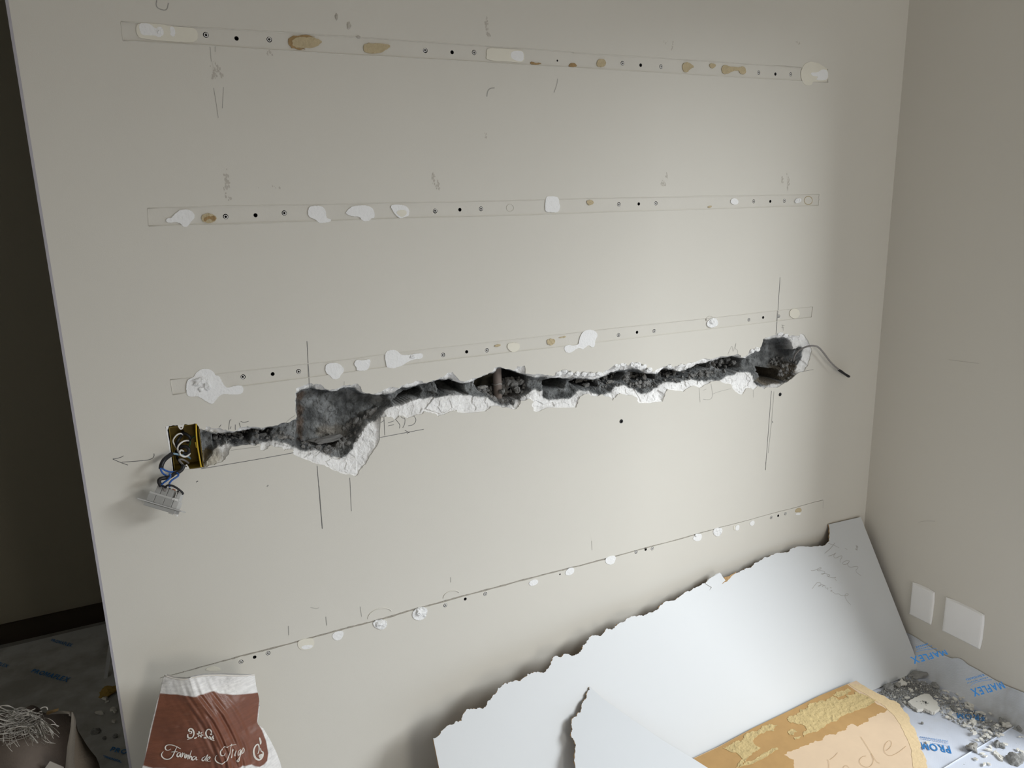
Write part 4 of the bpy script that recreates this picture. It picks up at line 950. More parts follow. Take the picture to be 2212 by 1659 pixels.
# ================================================================== OUTLET COVERS ON THE RIGHT WALL
def cover(label, y0, y1, z0, z1):
    """blank cover plate, slightly cushioned, its long sides bowed"""
    t = tag(empty('blank_cover_plate', (XR, (y0 + y1) / 2, z0)), label, 'cover plate', 'blank cover plates on the right wall')
    n = 26; w, h = y1 - y0, z1 - z0
    def grid(scale, bow):
        g = []
        for i in range(n + 1):
            for j in range(n + 1):
                u, v = i / n * 2 - 1, j / n * 2 - 1
                uu = u * (1 + bow * (1 - v * v)); v2 = v * (1 + bow * (1 - u * u))
                g.append((uu * scale, v2 * scale))
        return g
    vs, fs = [], []
    for (u, v) in grid(1.0, .055):
        d = .0062 * (1 - max(abs(u), abs(v)) ** 24 * .35) 
        vs.append((XR - d, (y0 + y1) / 2 + u * w / 2, (z0 + z1) / 2 + v * h / 2))
    for i in range(n):
        for j in range(n):
            a = i * (n + 1) + j; fs.append((a, a + 1, a + n + 2, a + n + 1))
    rim = [i * (n + 1) for i in range(n + 1)] + [n * (n + 1) + j for j in range(1, n + 1)] + [i * (n + 1) + n for i in range(n - 1, -1, -1)] + [j for j in range(n - 1, 0, -1)]
    b0 = len(vs); vs += [(XR - .0005, vs[i][1], vs[i][2]) for i in rim]
    for k in range(len(rim)):
        k2 = (k + 1) % len(rim); fs.append((rim[k], rim[k2], b0 + k2, b0 + k))
    under(mk('plate', vs, fs, M['plate'], smooth=False), t)
    v, f = box(XR - .003, XR, y0 + .006, y1 - .006, z0 + .006, z1 - .006)
    under(mk('back_frame', v, f, M['plug']), t)
def dy(k): return (k - 1) * D
cover('narrow white blank cover plate, the one nearer the room corner', dy(.8350), dy(.8805), H - .8040 * D, H - .7360 * D)
cover('wide square white blank cover plate, the one farther from the corner', dy(.7395), dy(.8115), H - .8035 * D, H - .7350 * D)
ribbon('scuff', [[(2050, 777), (2080, 781), (2115, 785)]], lambda a, b2: RW(a, b2), (-1, 0, 0), .0012, M['smudge'], bpy.data.objects['wall_right'])
ribbon('scuff', [[(1984, 1128), (2000, 1125), (2020, 1126)]], lambda a, b2: RW(a, b2), (-1, 0, 0), .0014, M['smudge'], bpy.data.objects['wall_right'])

# ================================================================== FLOOR PAPER
def paper_edge(y, seed):
    return .106 + .006 * math.sin(y * 9 + seed) + .004 * math.sin(y * 31 + seed * 2)
pp = tag(empty('floor_paper', (1.4, -.7, 0)), 'pale blue printed floor paper turned up against the right wall', 'floor paper')
vs, fs = [], []; fm = []
ys = np.concatenate([np.linspace(-4.5, -1.25, 30), np.linspace(-1.24, -.004, 150)]); ny = len(ys)
prof_n = 26
XC = list(np.linspace(-2.25, 1.15, 8)) + list(np.linspace(1.2, 1.0, 1)) + list(np.linspace(1.21, 2.235, 100))
NXF = len(XC)
for i, y in enumerate(ys):
    top = paper_edge(y, 1.3) + (.010 * max(0, math.sin((y + .43) * 60)) if -.47 < y < -.38 else 0)
    xf = XR - .045 - .008 * math.sin(y * 5)
    pr = [(x if x < 1.2 else 1.2 + (x - 1.2) * (xf - 1.2) / (2.235 - 1.2), .003 + .0015 * math.sin(k * .7 + y * 9)) for k, x in enumerate(XC)]
    for k in range(1, 18):
        f_ = k / 17
        pr.append((xf + (XR - .004 - xf) * (1 - (1 - f_) ** 1.7), .003 + (top - .003) * f_ ** 1.15))
    vs += [(x, y, z) for x, z in pr]
npf = len(pr)
for i in range(ny - 1):
    for k in range(npf - 1):
        a = i * npf + k; fs.append((a, a + npf, a + npf + 1, a + 1)); fm.append(0 if k < NXF - 1 else 1)
po_ = under(mk('paper_sheet', vs, fs, M['paper'], None, True, mats=[M['paper'], M['paper_up']], fm=fm), pp)
va = np.array(vs)[:, :2]
drift = [F(*q)[:2] for q in RQ([(-420, 760), (-200, 560), (40, 450), (200, 470), (420, 560), (640, 680), (900, 830), (1200, 960), (1558, 1120), (1700, 1300), (1500, 1480), (1200, 1270), (950, 1120), (720, 1010), (480, 900), (100, 830), (-80, 760)])]
dn = sdf(va, np.array(drift)) + fbm(va[:, 0], va[:, 1], 14, 91, 4) * .055
dm = sstep((dn + .035) / .10)[:, None] * np.clip(.72 + .8 * fbm(va[:, 0], va[:, 1], 45, 95, 3), .25, 1)[:, None] * .92
setcol(po_, np.array([1, 1, 1.]) * (1 - dm) + np.array([.50, .47, .42]) * dm)
# overlapping second length of paper, bottom right
p2 = tag(empty('floor_paper', (2.0, -.9, 0)), 'second floor paper overlapping the first in the lower right corner', 'floor paper')
c4 = [F(2030, 1665, .006), F(2196, 1566, .006), F(2330, 1600, .006), F(2300, 1800, .006), F(2000, 1800, .006)]
c4 = [np.array([min(q[0], XR - .05), q[1]]) for q in c4]
FLF = (np.array([0, 0, 0.]), np.array([1., 0, 0]), np.array([0, 1., 0]), np.array([0, 0, 1.]))
under(slab('paper_sheet', jag(c4, .003, 3, 8), FLF, .0012, M['paper_plain'], None, lift=.0078), p2)
e_ = [F(a, b2, .009) for a, b2 in ((2030, 1665), (2075, 1637), (2140, 1600), (2196, 1566))]
under(tube('folded_edge', e_, .0016, M['paper_plain'], None, n=6, sm=1), p2)
# hall paper
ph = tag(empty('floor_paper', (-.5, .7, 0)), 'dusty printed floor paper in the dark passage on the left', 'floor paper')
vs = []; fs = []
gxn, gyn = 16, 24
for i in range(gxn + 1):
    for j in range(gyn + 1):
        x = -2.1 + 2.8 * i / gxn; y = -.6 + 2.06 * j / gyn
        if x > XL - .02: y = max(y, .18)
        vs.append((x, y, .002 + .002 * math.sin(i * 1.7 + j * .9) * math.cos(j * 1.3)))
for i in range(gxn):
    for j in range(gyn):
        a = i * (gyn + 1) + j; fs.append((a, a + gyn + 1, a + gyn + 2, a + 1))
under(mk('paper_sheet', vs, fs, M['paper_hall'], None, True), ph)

_font_cache = {}
MGLYPH = [(0, 0), (0, 1), (.25, 1), (.5, .40), (.75, 1), (1, 1), (1, 0), (.82, 0), (.82, .70), (.58, .12), (.42, .12), (.18, .70), (.18, 0)]
def glyph(ch):
    if ch == 'M':
        p, t = cdt(MGLYPH); return p * np.array([1.05, 1.0]), [tuple(q) for q in t]
    cu = bpy.data.curves.new('lettering', 'FONT'); cu.body = ch; cu.resolution_u = 5; cu.offset = .028
    to = bpy.data.objects.new('lettering', cu); COL.objects.link(to)
    dg = bpy.context.evaluated_depsgraph_get(); me = bpy.data.meshes.new_from_object(to.evaluated_get(dg))
    v = np.array([tuple(q.co)[:2] for q in me.vertices]); f = [tuple(p.vertices) for p in me.polygons]
    bpy.data.objects.remove(to); bpy.data.curves.remove(cu); bpy.data.meshes.remove(me)
    v -= v.min(0); h = v[:, 1].max()
    return v / h * np.array([1.08, 1.0]), f
def text_polys(txt):
    if txt in _font_cache: return _font_cache[txt]
    V_, F_, x = [], [], 0.0
    for ch in txt:
        if ch not in _font_cache: _font_cache[ch] = glyph(ch)
        v, f = _font_cache[ch]
        F_ += [tuple(i + len(V_) for i in q) for q in f]; V_ += [(a + x, b2) for a, b2 in v]; x += v[:, 0].max() + .16
    V_ = np.array(V_); r = (V_[:, 0] / V_[:, 0].max(), V_[:, 1], F_); _font_cache[txt] = r; return r
def sheet_of(root): return next(c for c in root.children if c.name.startswith('paper_sheet'))
def lettering(txt, B0, B1, C0, C1, root, label, nrm, lift=.0012):
    """B0->B1 baseline in reading direction, C0/C1 cap-line above both ends (world points)"""
    u, v, f = text_polys(txt)
    B0, B1, C0, C1 = (np.asarray(q, float) for q in (B0, B1, C0, C1))
    b_ = B0 + (B1 - B0) * u[:, None]; c_ = C0 + (C1 - C0) * u[:, None]
    p = b_ + (c_ - b_) * v[:, None] + np.asarray(nrm, float) * lift
    o = sub(mk('lettering', p, f, M['print_blue'], None), sheet_of(root)); o['label'] = label; return o
def fineprint(rows, root, nrm, w, lift=.0012, seed=1):
    """rows of print far too small to read: broken dashes"""
    r = random.Random(seed); vs, fs = [], []; nrm = np.asarray(nrm, float)
    for a, b2 in rows:
        a, b2 = np.asarray(a), np.asarray(b2); d = b2 - a; L = np.linalg.norm(d); d = d / L
        sd = np.cross(d, nrm); t = 0
        while t < L - .004:
            l = min(r.uniform(.002, .006), L - t); q0, q1 = a + d * t, a + d * (t + l); b0 = len(vs)
            vs += [q + s2 * sd * w * .5 + nrm * lift for q, s2 in ((q0, 1), (q0, -1), (q1, -1), (q1, 1))]
            fs.append((b0, b0 + 1, b0 + 2, b0 + 3)); t += l + r.uniform(.0008, .002)
    o = sub(mk('fine_print', vs, fs, M['print_blue'], None), sheet_of(root)); o['kind'] = 'stuff'; return o
Fq = lambda x, y: F(*RQ([(x, y)])[0], .004)
Uq = lambda x, y: RW(*RQ([(x, y)])[0], XR - .024)
NUP = np.array([-.92, 0, .38])
# "PROM..." upside down on the floor, running under the brown board
b0, b1, c0, c1 = Fq(600, 1380), Fq(250, 1335), Fq(628, 1478), Fq(285, 1425)
lettering('PROMAFLEX', b0, b0 + (b1 - b0) * 2.35, c0, c0 + (c1 - c0) * 2.35, pp, 'large blue lettering beside the brown board', (0, 0, 1))
fineprint([(Fq(580, 1325), Fq(215, 1268)), (Fq(585, 1345), Fq(225, 1288)), (Fq(582, 1315), Fq(215, 1258))], pp, (0, 0, 1), .0017, seed=2)
fineprint([(Fq(600, 1376), Fq(270, 1330))], pp, (0, 0, 1), .0012, seed=3)
b0, b1, c0, c1 = Fq(1045, 985), Fq(690, 955), Fq(1055, 1060), Fq(705, 1020)
lettering('PROM', b0, b1, c0, c1, pp, 'blue lettering half hidden by rubble', (0, 0, 1))
fineprint([(Fq(960, 925), Fq(700, 900)), (Fq(970, 940), Fq(690, 915))], pp, (0, 0, 1), .0016, seed=4)
Us = lambda x, y, xx: RW(*RQ([(x, y)])[0], xx)
def on_upturn(x, y):
    """where the ray meets the turned-up paper (solved on its own profile)"""
    d = ray(*RQ([(x, y)])[0]); best = None
    for k in range(0, 400):
        t_ = 1.2 + k * .004; p = CAM + d * t_ / np.linalg.norm(d) * 1.0
        xf = XR - .045 - .008 * math.sin(p[1] * 5)
        if p[0] < xf: zs = .003
        else:
            s_ = min(1, (p[0] - xf) / (XR - .004 - xf)); f_ = 1 - (1 - s_) ** (1 / 1.7); zs = .003 + (paper_edge(p[1], 1.3) - .003) * f_ ** 1.15
        if p[2] <= zs or p[0] >= XR - .005: return p
    return p
def upturn_text(txt, B0, B1, C0, C1, label):
    u, v, f = text_polys(txt)
    p = []
    for a, c in zip(u, v):
        bx = np.array(B0) + (np.array(B1) - np.array(B0)) * a; cx_ = np.array(C0) + (np.array(C1) - np.array(C0)) * a
        q = bx + (cx_ - bx) * c; p.append(on_upturn(*q) + NUP * .0022)
    o = sub(mk('lettering', p, f, M['print_blue'], None), sheet_of(pp)); o['label'] = label
upturn_text('MAFLEX', (1270, 548), (868, 645), (1330, 632), (925, 745), 'blue lettering on the turned-up paper, nearer the viewer')
upturn_text('MAFLEX', (545, 140), (95, 235), (590, 200), (150, 325), 'blue lettering on the turned-up paper, by the room corner')
def up_line(pts, w, name='fine_print'):
    p = [on_upturn(*q) + NUP * .002 for q in pts]; return p
fineprint([(on_upturn(1055, 470), on_upturn(815, 535)), (on_upturn(1100, 495), on_upturn(830, 570)), (on_upturn(1045, 458), on_upturn(812, 522))], pp, NUP, .0020, .0022, 5)
fineprint([(on_upturn(330, 60), on_upturn(170, 105)), (on_upturn(380, 90), on_upturn(175, 140)), (on_upturn(320, 72), on_upturn(172, 118))], pp, NUP, .0020, .0022, 6)
for ln in ([(870, 640), (880, 600), (940, 560), (1040, 535), (1150, 525)], [(180, 165), (280, 140), (445, 125)]):
    p = [on_upturn(*q) for q in chaikin(ln, False, 2)]
    vs, fs = [], []
    for i, q in enumerate(p): vs += [q + NUP * .002 + np.array([0, 0, .0007]), q + NUP * .002 - np.array([0, 0, .0007])]
    for i in range(len(p) - 1): fs.append((2 * i, 2 * i + 1, 2 * i + 3, 2 * i + 2))
    sub(mk('logo_line', vs, fs, M['print_blue'], None), sheet_of(pp))
F8 = lambda x, y: F(*T(0, 1260, .240506, [(x, y)])[0], .005)
lettering('PROMAFLEX', F8(985, 1508), F8(1430, 1600), F8(1012, 1470), F8(1460, 1560), ph, 'blue lettering beside the free wall end', (0, 0, 1))
fineprint([(F8(930, 1550), F8(1090, 1600)), (F8(940, 1562), F8(1100, 1615))], ph, (0, 0, 1), .003, seed=7)
lettering('PROMAFLEX', F8(275, 800), F8(600, 890), F8(310, 770), F8(640, 850), ph, 'faint lettering in the dark passage', (0, 0, 1))
lettering('PROMAFLEX', F8(455, 520), F8(640, 575), F8(470, 500), F8(660, 545), ph, 'faint lettering deeper in the passage', (0, 0, 1))
lettering('PROMAFLEX', F8(-140, 700), F8(60, 760), F8(-120, 675), F8(85, 735), ph, 'faint lettering at the left of the passage', (0, 0, 1))

# ================================================================== TORN WHITE PANELS
YS = -.158 * D
top = W(1858, 1117, -.006)
base = np.array([0, YS, .004])
Uv = np.array([1., 0, 0]); Vv = np.array([0, top[1] - YS, top[2] - .004]); Vv /= np.linalg.norm(Vv)
Nv = np.cross(Uv, Vv)
if Nv[1] > 0: Nv = -Nv
def S1(a, b2):
    p = PL(a, b2, base, Nv) - base; return np.array([p @ Uv, p @ Vv])
torn = RB([(145, 1390), (215, 1345), (265, 1285), (330, 1265), (345, 1240), (400, 1235), (405, 1205), (425, 1165), (440, 1140), (500, 1130), (560, 1118), (610, 1112), (625, 1095), (630, 1060), (670, 1030), (690, 1000), (715, 975), (725, 940), (760, 920), (810, 905), (850, 885), (925, 880), (955, 850), (990, 815), (1040, 805), (1100, 800), (1155, 793), (1170, 770), (1190, 740), (1200, 705), (1235, 655), (1300, 655), (1345, 637), (1390, 655), (1450, 630), (1475, 600), (1485, 560), (1520, 520), (1540, 490), (1630, 475), (1680, 440), (1700, 408), (1765, 408), (1785, 385), (1850, 350), (1900, 312), (1970, 300), (2050, 285), (2120, 255), (2170, 215)]) \
     + RCp([(365, 673), (410, 660), (470, 630), (520, 605), (575, 575), (610, 555), (640, 525), (700, 492), (735, 540), (775, 507), (830, 480), (860, 465), (900, 450), (940, 420), (1000, 395), (1045, 375), (1100, 372), (1140, 345), (1200, 335), (1270, 335), (1330, 330), (1355, 300), (1358, 260), (1350, 205)])
t2 = jag([S1(*q) for q in torn], .004, 3, 21, closed=False)
tr, brn = S1(1858, 1117), S1(1988, 1448)
l0, l1 = S1(935, 1594), S1(948, 1659)
dl = (l1 - l0); lb = l0 + dl * (l0[1] / -dl[1]) if dl[1] < 0 else np.array([l0[0], 0])
brn = np.array([brn[0], max(.0, brn[1])])
outl = t2 + [tr, brn, np.array([brn[0] - .02, 0]), np.array([lb[0], 0])]
pn = tag(empty('torn_panel', base + Uv * 1.4), 'large white torn panel leaning on the wall in the corner, with handwriting', 'panel')
wf_ = under(slab('white_face', outl, (base, Uv, Vv, Nv), .0012, M['panel'], None, side=M['torn_white'], lift=.003), pn)
# fibre backing: torn a little wider or narrower than the face
bk = []
rr = random.Random(4)
for i, q in enumerate(t2):
    bk.append(q + np.array([rr.uniform(-.002, .002), rr.uniform(-.0045, .0012)]))
fl_ = [S1(*q) for q in RCp([(700, 515), (735, 520), (775, 500), (800, 492)])]
bk2 = bk + [tr - np.array([.001, .001]), brn - np.array([.001, 0]), np.array([brn[0] - .02, .001]), np.array([lb[0] + .001, .001])]
under(slab('fibre_back', bk2, (base, Uv, Vv, Nv), .0035, M['fibre'], None, lift=.0016), pn)['label'] = 'brown fibre backing'
q = [S1(*z) for z in RCp([(715, 560), (728, 520), (760, 512), (800, 486), (770, 515), (745, 545)])]
under(slab('torn_fibre', jag(q, .002, 2, 3), (base, Uv, Vv, Nv), .002, M['fibre'], None, lift=.0036), pn)['label'] = 'exposed brown fibre tuft'
q = [S1(*z) for z in RCp([(612, 556), (640, 527), (700, 494), (733, 540), (700, 565), (660, 580), (638, 598), (650, 580)])]
under(slab('lifted_flake', jag(q, .001, 1, 3), (base, Uv, Vv, Nv), .0014, M['panel'], None, side=M['torn_white'], lift=.0052), pn)
S3 = lambda a, b2: PL(a, b2, base + Nv * .003, Nv)
pst = [
 RP([(515, 555), (600, 580), (695, 628)]), RP([(632, 545), (595, 595), (550, 645), (462, 720)]),
 RP([(520, 765), (560, 755), (610, 735), (652, 703), (612, 742), (608, 780), (640, 800), (690, 775), (745, 752), (742, 790), (710, 830), (712, 855), (722, 868)]), RP([(790, 638), (815, 645), (828, 662)]),
 RP([(868, 845), (835, 835), (790, 845), (752, 872), (758, 900), (800, 902), (840, 882), (872, 842), (838, 880), (835, 915), (870, 945), (910, 945), (955, 930), (1005, 932), (1000, 965), (968, 990), (975, 1025), (1012, 1055), (1055, 1085)]),
 RP([(238, 1000), (290, 1000), (340, 975), (400, 945), (408, 965), (370, 985), (330, 985), (350, 1005), (410, 1000), (470, 1015), (455, 1055), (408, 1062), (415, 1045), (480, 1052), (558, 1068), (530, 1097), (485, 1075), (540, 1105), (600, 1120), (652, 1105), (618, 1130), (660, 1167)]),
 RP([(258, 1298), (300, 1240), (340, 1192), (375, 1188), (408, 1215), (385, 1250), (340, 1255), (400, 1238), (442, 1222), (432, 1255), (410, 1262), (470, 1230), (466, 1268), (490, 1292), (522, 1275), (508, 1312)]), RP([(545, 1275), (575, 1280)]),
 RP([(552, 1335), (590, 1315), (568, 1338), (600, 1350), (640, 1387), (690, 1372), (720, 1405), (780, 1414), (840, 1402), (852, 1380), (815, 1373), (788, 1398), (800, 1450), (840, 1510), (885, 1555)])]
for lb_, sel in (('pencilled word Tirar', pst[0:5]), ('pencilled word esse', pst[5:6]), ('pencilled word painel', pst[6:])):
    sub(ribbon('handwritten_word', sel, S3, Nv, .0012, M['pencil_soft'], None, .0004), wf_)['label'] = lb_
vs_ = [RP([(975, 590), (990, 640), (985, 670)]), RP([(995, 595), (1002, 625)]), RP([(965, 640), (975, 660)])]
under(ribbon('smudge', vs_, S3, Nv, .003, M['pencil_soft'], None, .0004), pn)

# ---- second torn piece lying on the first, lower middle
tip3 = S3(1272, 1486) + Nv * .004
rt3 = PL(1500, 1641, base + Nv * .050, Nv)
lf3 = PL(1243, 1659, base + Nv * .055, Nv)
U2 = rt3 - tip3; U2 /= np.linalg.norm(U2)
N2 = np.cross(rt3 - tip3, lf3 - tip3); N2 /= np.linalg.norm(N2)
if N2[1] > 0: N2 = -N2
V2 = np.cross(N2, U2)
def S2(a, b2):
    p = PL(a, b2, tip3, N2) - tip3; return np.array([p @ U2, p @ V2])
le = RB([(1550, 932), (1545, 960), (1520, 1020), (1480, 1080), (1465, 1160), (1420, 1200), (1385, 1245), (1390, 1300), (1380, 1340), (1400, 1400), (1420, 1470), (1412, 1530), (1420, 1659)]) + [(1246, 1700), (1252, 1752)]
le2 = jag([S2(*q) for q in le], .0035, 3, 31, closed=False)
re2 = [S2(1536, 1664), S2(1500, 1641), S2(1432, 1600), S2(1350, 1544), S2(1300, 1508)]
pc = tag(empty('torn_panel', tip3), 'smaller white torn panel piece propped in front of the large one, bottom middle', 'panel')
FR2 = (tip3, U2, V2, N2)
under(slab('white_face', le2 + re2, FR2, .0012, M['panel_shaded'], None, side=M['torn_white'], lift=.002), pc)
under(slab('fibre_back', [q + np.array([rr.uniform(-.0015, .0015), rr.uniform(-.002, .002)]) for q in le2] + re2, FR2, .003, M['fibre'], None, lift=.0006), pc)['label'] = 'brown fibre backing'

# ---- brown underside of a torn board lying on the floor
def FH(a, b2, h): return F(a, b2, h)
k0, k1, k2_ = FH(1500, 1640, .032), FH(1850, 1473, .062), FH(2004, 1659, .008)
NB = np.cross(k1 - k0, k2_ - k0); NB /= np.linalg.norm(NB); NB = NB if NB[2] > 0 else -NB
UB = (k1 - k0) / np.linalg.norm(k1 - k0); VB = np.cross(NB, UB)
SB = lambda a, b2: np.array([(PL(a, b2, k0, NB) - k0) @ UB, (PL(a, b2, k0, NB) - k0) @ VB])
FRB = (k0, UB, VB, NB)
far = RCp([(548, 1600), (700, 1530), (900, 1422), (1130, 1312), (1300, 1227), (1465, 1158), (1520, 1137)])
trn = RCp([(1560, 1165), (1620, 1200), (1700, 1240), (1760, 1265), (1800, 1310), (1830, 1340), (1845, 1400), (1875, 1440), (1890, 1490), (1905, 1550), (1930, 1590), (1945, 1659)])
tb = jag([SB(*q) for q in trn], .004, 3, 51, closed=False)
low = [SB(2010, 1700), SB(2010, 1790), SB(1640, 1790), SB(1560, 1710)]
bd = tag(empty('hardboard_scrap', (k0 + k2_) / 2), 'brown torn hardboard scrap with glue, lying face down on the floor paper', 'board')
ob = [SB(*q) for q in far] + tb + low
bs_ = under(slab('board_sheet', ob, FRB, .004, M['board'], None, side=M['board_fibre'], lift=0), bd)
# soaked stain along the back edge
stn = RCp([(552, 1602), (700, 1533), (900, 1423), (1130, 1313), (1300, 1228), (1465, 1160), (1540, 1215), (1620, 1255), (1705, 1308), (1660, 1330), (1640, 1345), (1590, 1362), (1560, 1395), (1530, 1412), (1505, 1398), (1470, 1405), (1430, 1440), (1350, 1462), (1320, 1492), (1240, 1512), (1180, 1540), (1110, 1560), (1090, 1582), (1145, 1608), (1148, 1659)])
st2 = jag([SB(*q) for q in stn], .005, 2, 61) ; st2 += []
under(slab('glue_stain', [SB(*q) for q in stn[:6]] + jag([SB(*q) for q in stn[6:]], .006, 3, 62, closed=False) + [SB(1715, 1700), SB(1600, 1720), SB(1560, 1700)], FRB, .0012, M['board_stain'], None, lift=.0004), bd)['label'] = 'dark glue-soaked stain'
for i, g in enumerate([RCp([(1105, 1365), (1140, 1350), (1180, 1330), (1185, 1310), (1230, 1300), (1260, 1270), (1310, 1258), (1340, 1262), (1380, 1232), (1420, 1255), (1470, 1240), (1455, 1225), (1500, 1222), (1512, 1205), (1560, 1220), (1640, 1255), (1600, 1285), (1500, 1328), (1400, 1382), (1300, 1432), (1205, 1475), (1225, 1430), (1190, 1400), (1130, 1392)]),
      RCp([(720, 1540), (770, 1520), (800, 1500), (850, 1482), (880, 1452), (930, 1440), (1000, 1398), (1050, 1405), (1030, 1440), (965, 1455), (900, 1500), (950, 1540), (900, 1570), (860, 1620), (800, 1662), (840, 1610), (815, 1580), (770, 1565)]),
      RCp([(850, 1630), (950, 1582), (1045, 1538), (1054, 1550), (950, 1612), (790, 1672)]), RCp([(1380, 1225), (1400, 1205), (1440, 1200), (1470, 1185), (1490, 1200), (1450, 1222), (1410, 1240)]), RCp([(1110, 1450), (1150, 1430), (1165, 1445), (1140, 1465), (1120, 1462)]), RCp([(1148, 1478), (1190, 1470), (1180, 1485), (1155, 1492)])]):
    under(slab('dried_glue', jag([SB(*q) for q in g], .006, 3, 70 + i), FRB, .002, M['board_glue'], None, lift=.0016), bd)['label'] = 'yellowish dried glue'
bandp = [np.array(q) for q in tb] ; inner = [SB(*q) for q in RCp([(1860, 1659), (1850, 1560), (1830, 1500), (1790, 1420), (1745, 1345), (1690, 1290), (1640, 1262), (1570, 1215), (1475, 1158)])]
cen = np.mean(np.array(tb), 0)
tb_in = [q + (inner[len(inner) // 2] - cen) * .03 for q in tb]
under(slab('torn_fibre_band', tb_in + jag(inner, .004, 2, 81, closed=False), FRB, .001, M['board_fibre'], None, lift=.0008), bd)['label'] = 'pale torn fibre along the ragged edge'
SBw = lambda a, b2: PL(a, b2, k0 + NB * .0012, NB)
dst = [RE([(1130, 790), (1240, 960), (1340, 1130), (1390, 1190), (1425, 1195)]), RE([(1290, 1050), (1332, 1150), (1290, 1245), (1200, 1262), (1120, 1212), (1105, 1150), (1150, 1095), (1215, 1085)]),
       RE([(1520, 1005), (1580, 960), (1610, 890), (1590, 850), (1545, 855), (1500, 910), (1480, 980), (1500, 1040), (1550, 1080), (1610, 1080), (1700, 1035), (1760, 990), (1825, 935)]),
       RE([(620, 1140), (645, 1185), (640, 1275)]), RE([(660, 1140), (720, 1100), (775, 1035)]), RE([(860, 1269), (880, 1235), (920, 1230), (955, 1275)])]
for nm_, sel in (('letter_d', dst[0:2]), ('letter_e', dst[2:3]), ('pencil_stroke', dst[3:4]), ('pencil_stroke', dst[4:5]), ('pencil_stroke', dst[5:6])):
    sub(ribbon(nm_, sel, SBw, NB, .0008, M['fibre'], None, .0006), bs_)

# ================================================================== RUBBLE ON THE FLOOR PAPER
def chipmesh(k):
    r = random.Random(500 + k); n = r.randint(5, 7); vs = []
    a = [r.uniform(.6, 1.1) for _ in range(n)]
    for z, s_ in ((0, 1.0), (.32, .86)):
        for j in range(n):
            t = 6.283 * j / n + .2 * math.sin(j * 3 + k); vs.append((math.cos(t) * a[j] * s_, math.sin(t) * a[j] * .6 * s_, z + .05 * r.uniform(-1, 1)))
    fs = [tuple(range(n))[::-1], tuple(range(n, 2 * n))] + [(j, (j + 1) % n, n + (j + 1) % n, n + j) for j in range(n)]
    me = bpy.data.meshes.new('plaster_chip'); me.from_pydata(vs, [], fs); me.materials.append(M['chip']); return me
chips = [chipmesh(k) for k in range(6)]
def chip(p, s_, k, label, group):
    o = bpy.data.objects.new('plaster_chip', chips[k % 6]); COL.objects.link(o)
    o.location = tuple(p); o.scale = (s_, s_, s_ * rnd.uniform(.8, 1.4)); o.rotation_euler = (rnd.uniform(-.25, .25), rnd.uniform(-.25, .25), rnd.uniform(0, 6.28))
    return tag(o, label, 'plaster chip', group)
GC = 'white chips on the right-hand floor paper'
LC = 'small white gypsum chip scattered on the printed floor paper in the corner'
CH = RQ([(170, 640), (130, 720), (60, 760), (120, 675), (540, 670), (585, 685), (530, 740), (560, 768), (665, 772), (700, 715), (740, 775), (780, 760), (430, 750), (440, 785), (820, 830), (855, 845), (890, 850), (620, 955), (600, 975), (570, 1010), (655, 1010), (720, 910), (700, 855), (880, 910), (970, 945), (1030, 960), (1120, 960), (1270, 990), (850, 1130), (800, 1090), (820, 1110), (880, 1060), (900, 1050), (925, 1070), (860, 1085), (790, 1120), (1050, 1180), (1120, 1205), (1060, 1235), (1090, 1250), (1040, 1255), (1010, 1290), (1220, 1250), (1270, 1235), (1210, 1110), (1190, 1140), (1110, 1270), (955, 1305), (920, 1215), (320, 1335), (940, 1550), (1060, 1510), (1020, 1480), (1190, 1460), (1230, 1490), (1260, 1520), (1320, 1360), (1130, 1390), (1100, 1430), (1480, 1430), (1530, 1450), (1540, 1260), (1520, 1160), (1100, 1600), (1050, 1620), (1120, 1620), (1500, 1260), (30, 820), (75, 560), (20, 590), (110, 670), (90, 655)])
for k, (a, b2) in enumerate(CH):
    qx, qy = (a - 1950) / .168164, (b2 - 1380) / .168164
    if qx < 160 and qy < 900: lb_ = ('small white chip in the grey heap between the brown board and the large white panel', 'chips in the grey heap')
    elif qy < 800: lb_ = ('white chip on the dusty paper between the largest shard and the turned-up paper', 'chips behind the largest shard')
    elif qx < 760 and qy < 1050: lb_ = ('white chip just right of the largest plaster shard', 'chips right of the largest shard')
    elif qy < 1000: lb_ = ('white chip along the fold of the turned-up paper', 'chips along the fold')
    elif qx < 960 and qy < 1140: lb_ = ('white chip in the densest cluster, in the middle of the floor paper', 'chips in the dense cluster')
    elif qx < 1000: lb_ = ('lone white chip on the clean pale part of the floor paper', 'chips on the clean paper')
    elif qy < 1330: lb_ = ('white chip in the trail along the upper side of the paper seam', 'chips above the seam')
    else: lb_ = ('white chip on the overlapping paper in the lower right corner', 'chips on the overlapping paper')
    chip(F(a, b2, .006 if a < 2090 else .011), rnd.uniform(.0055, .0125), k, *lb_)
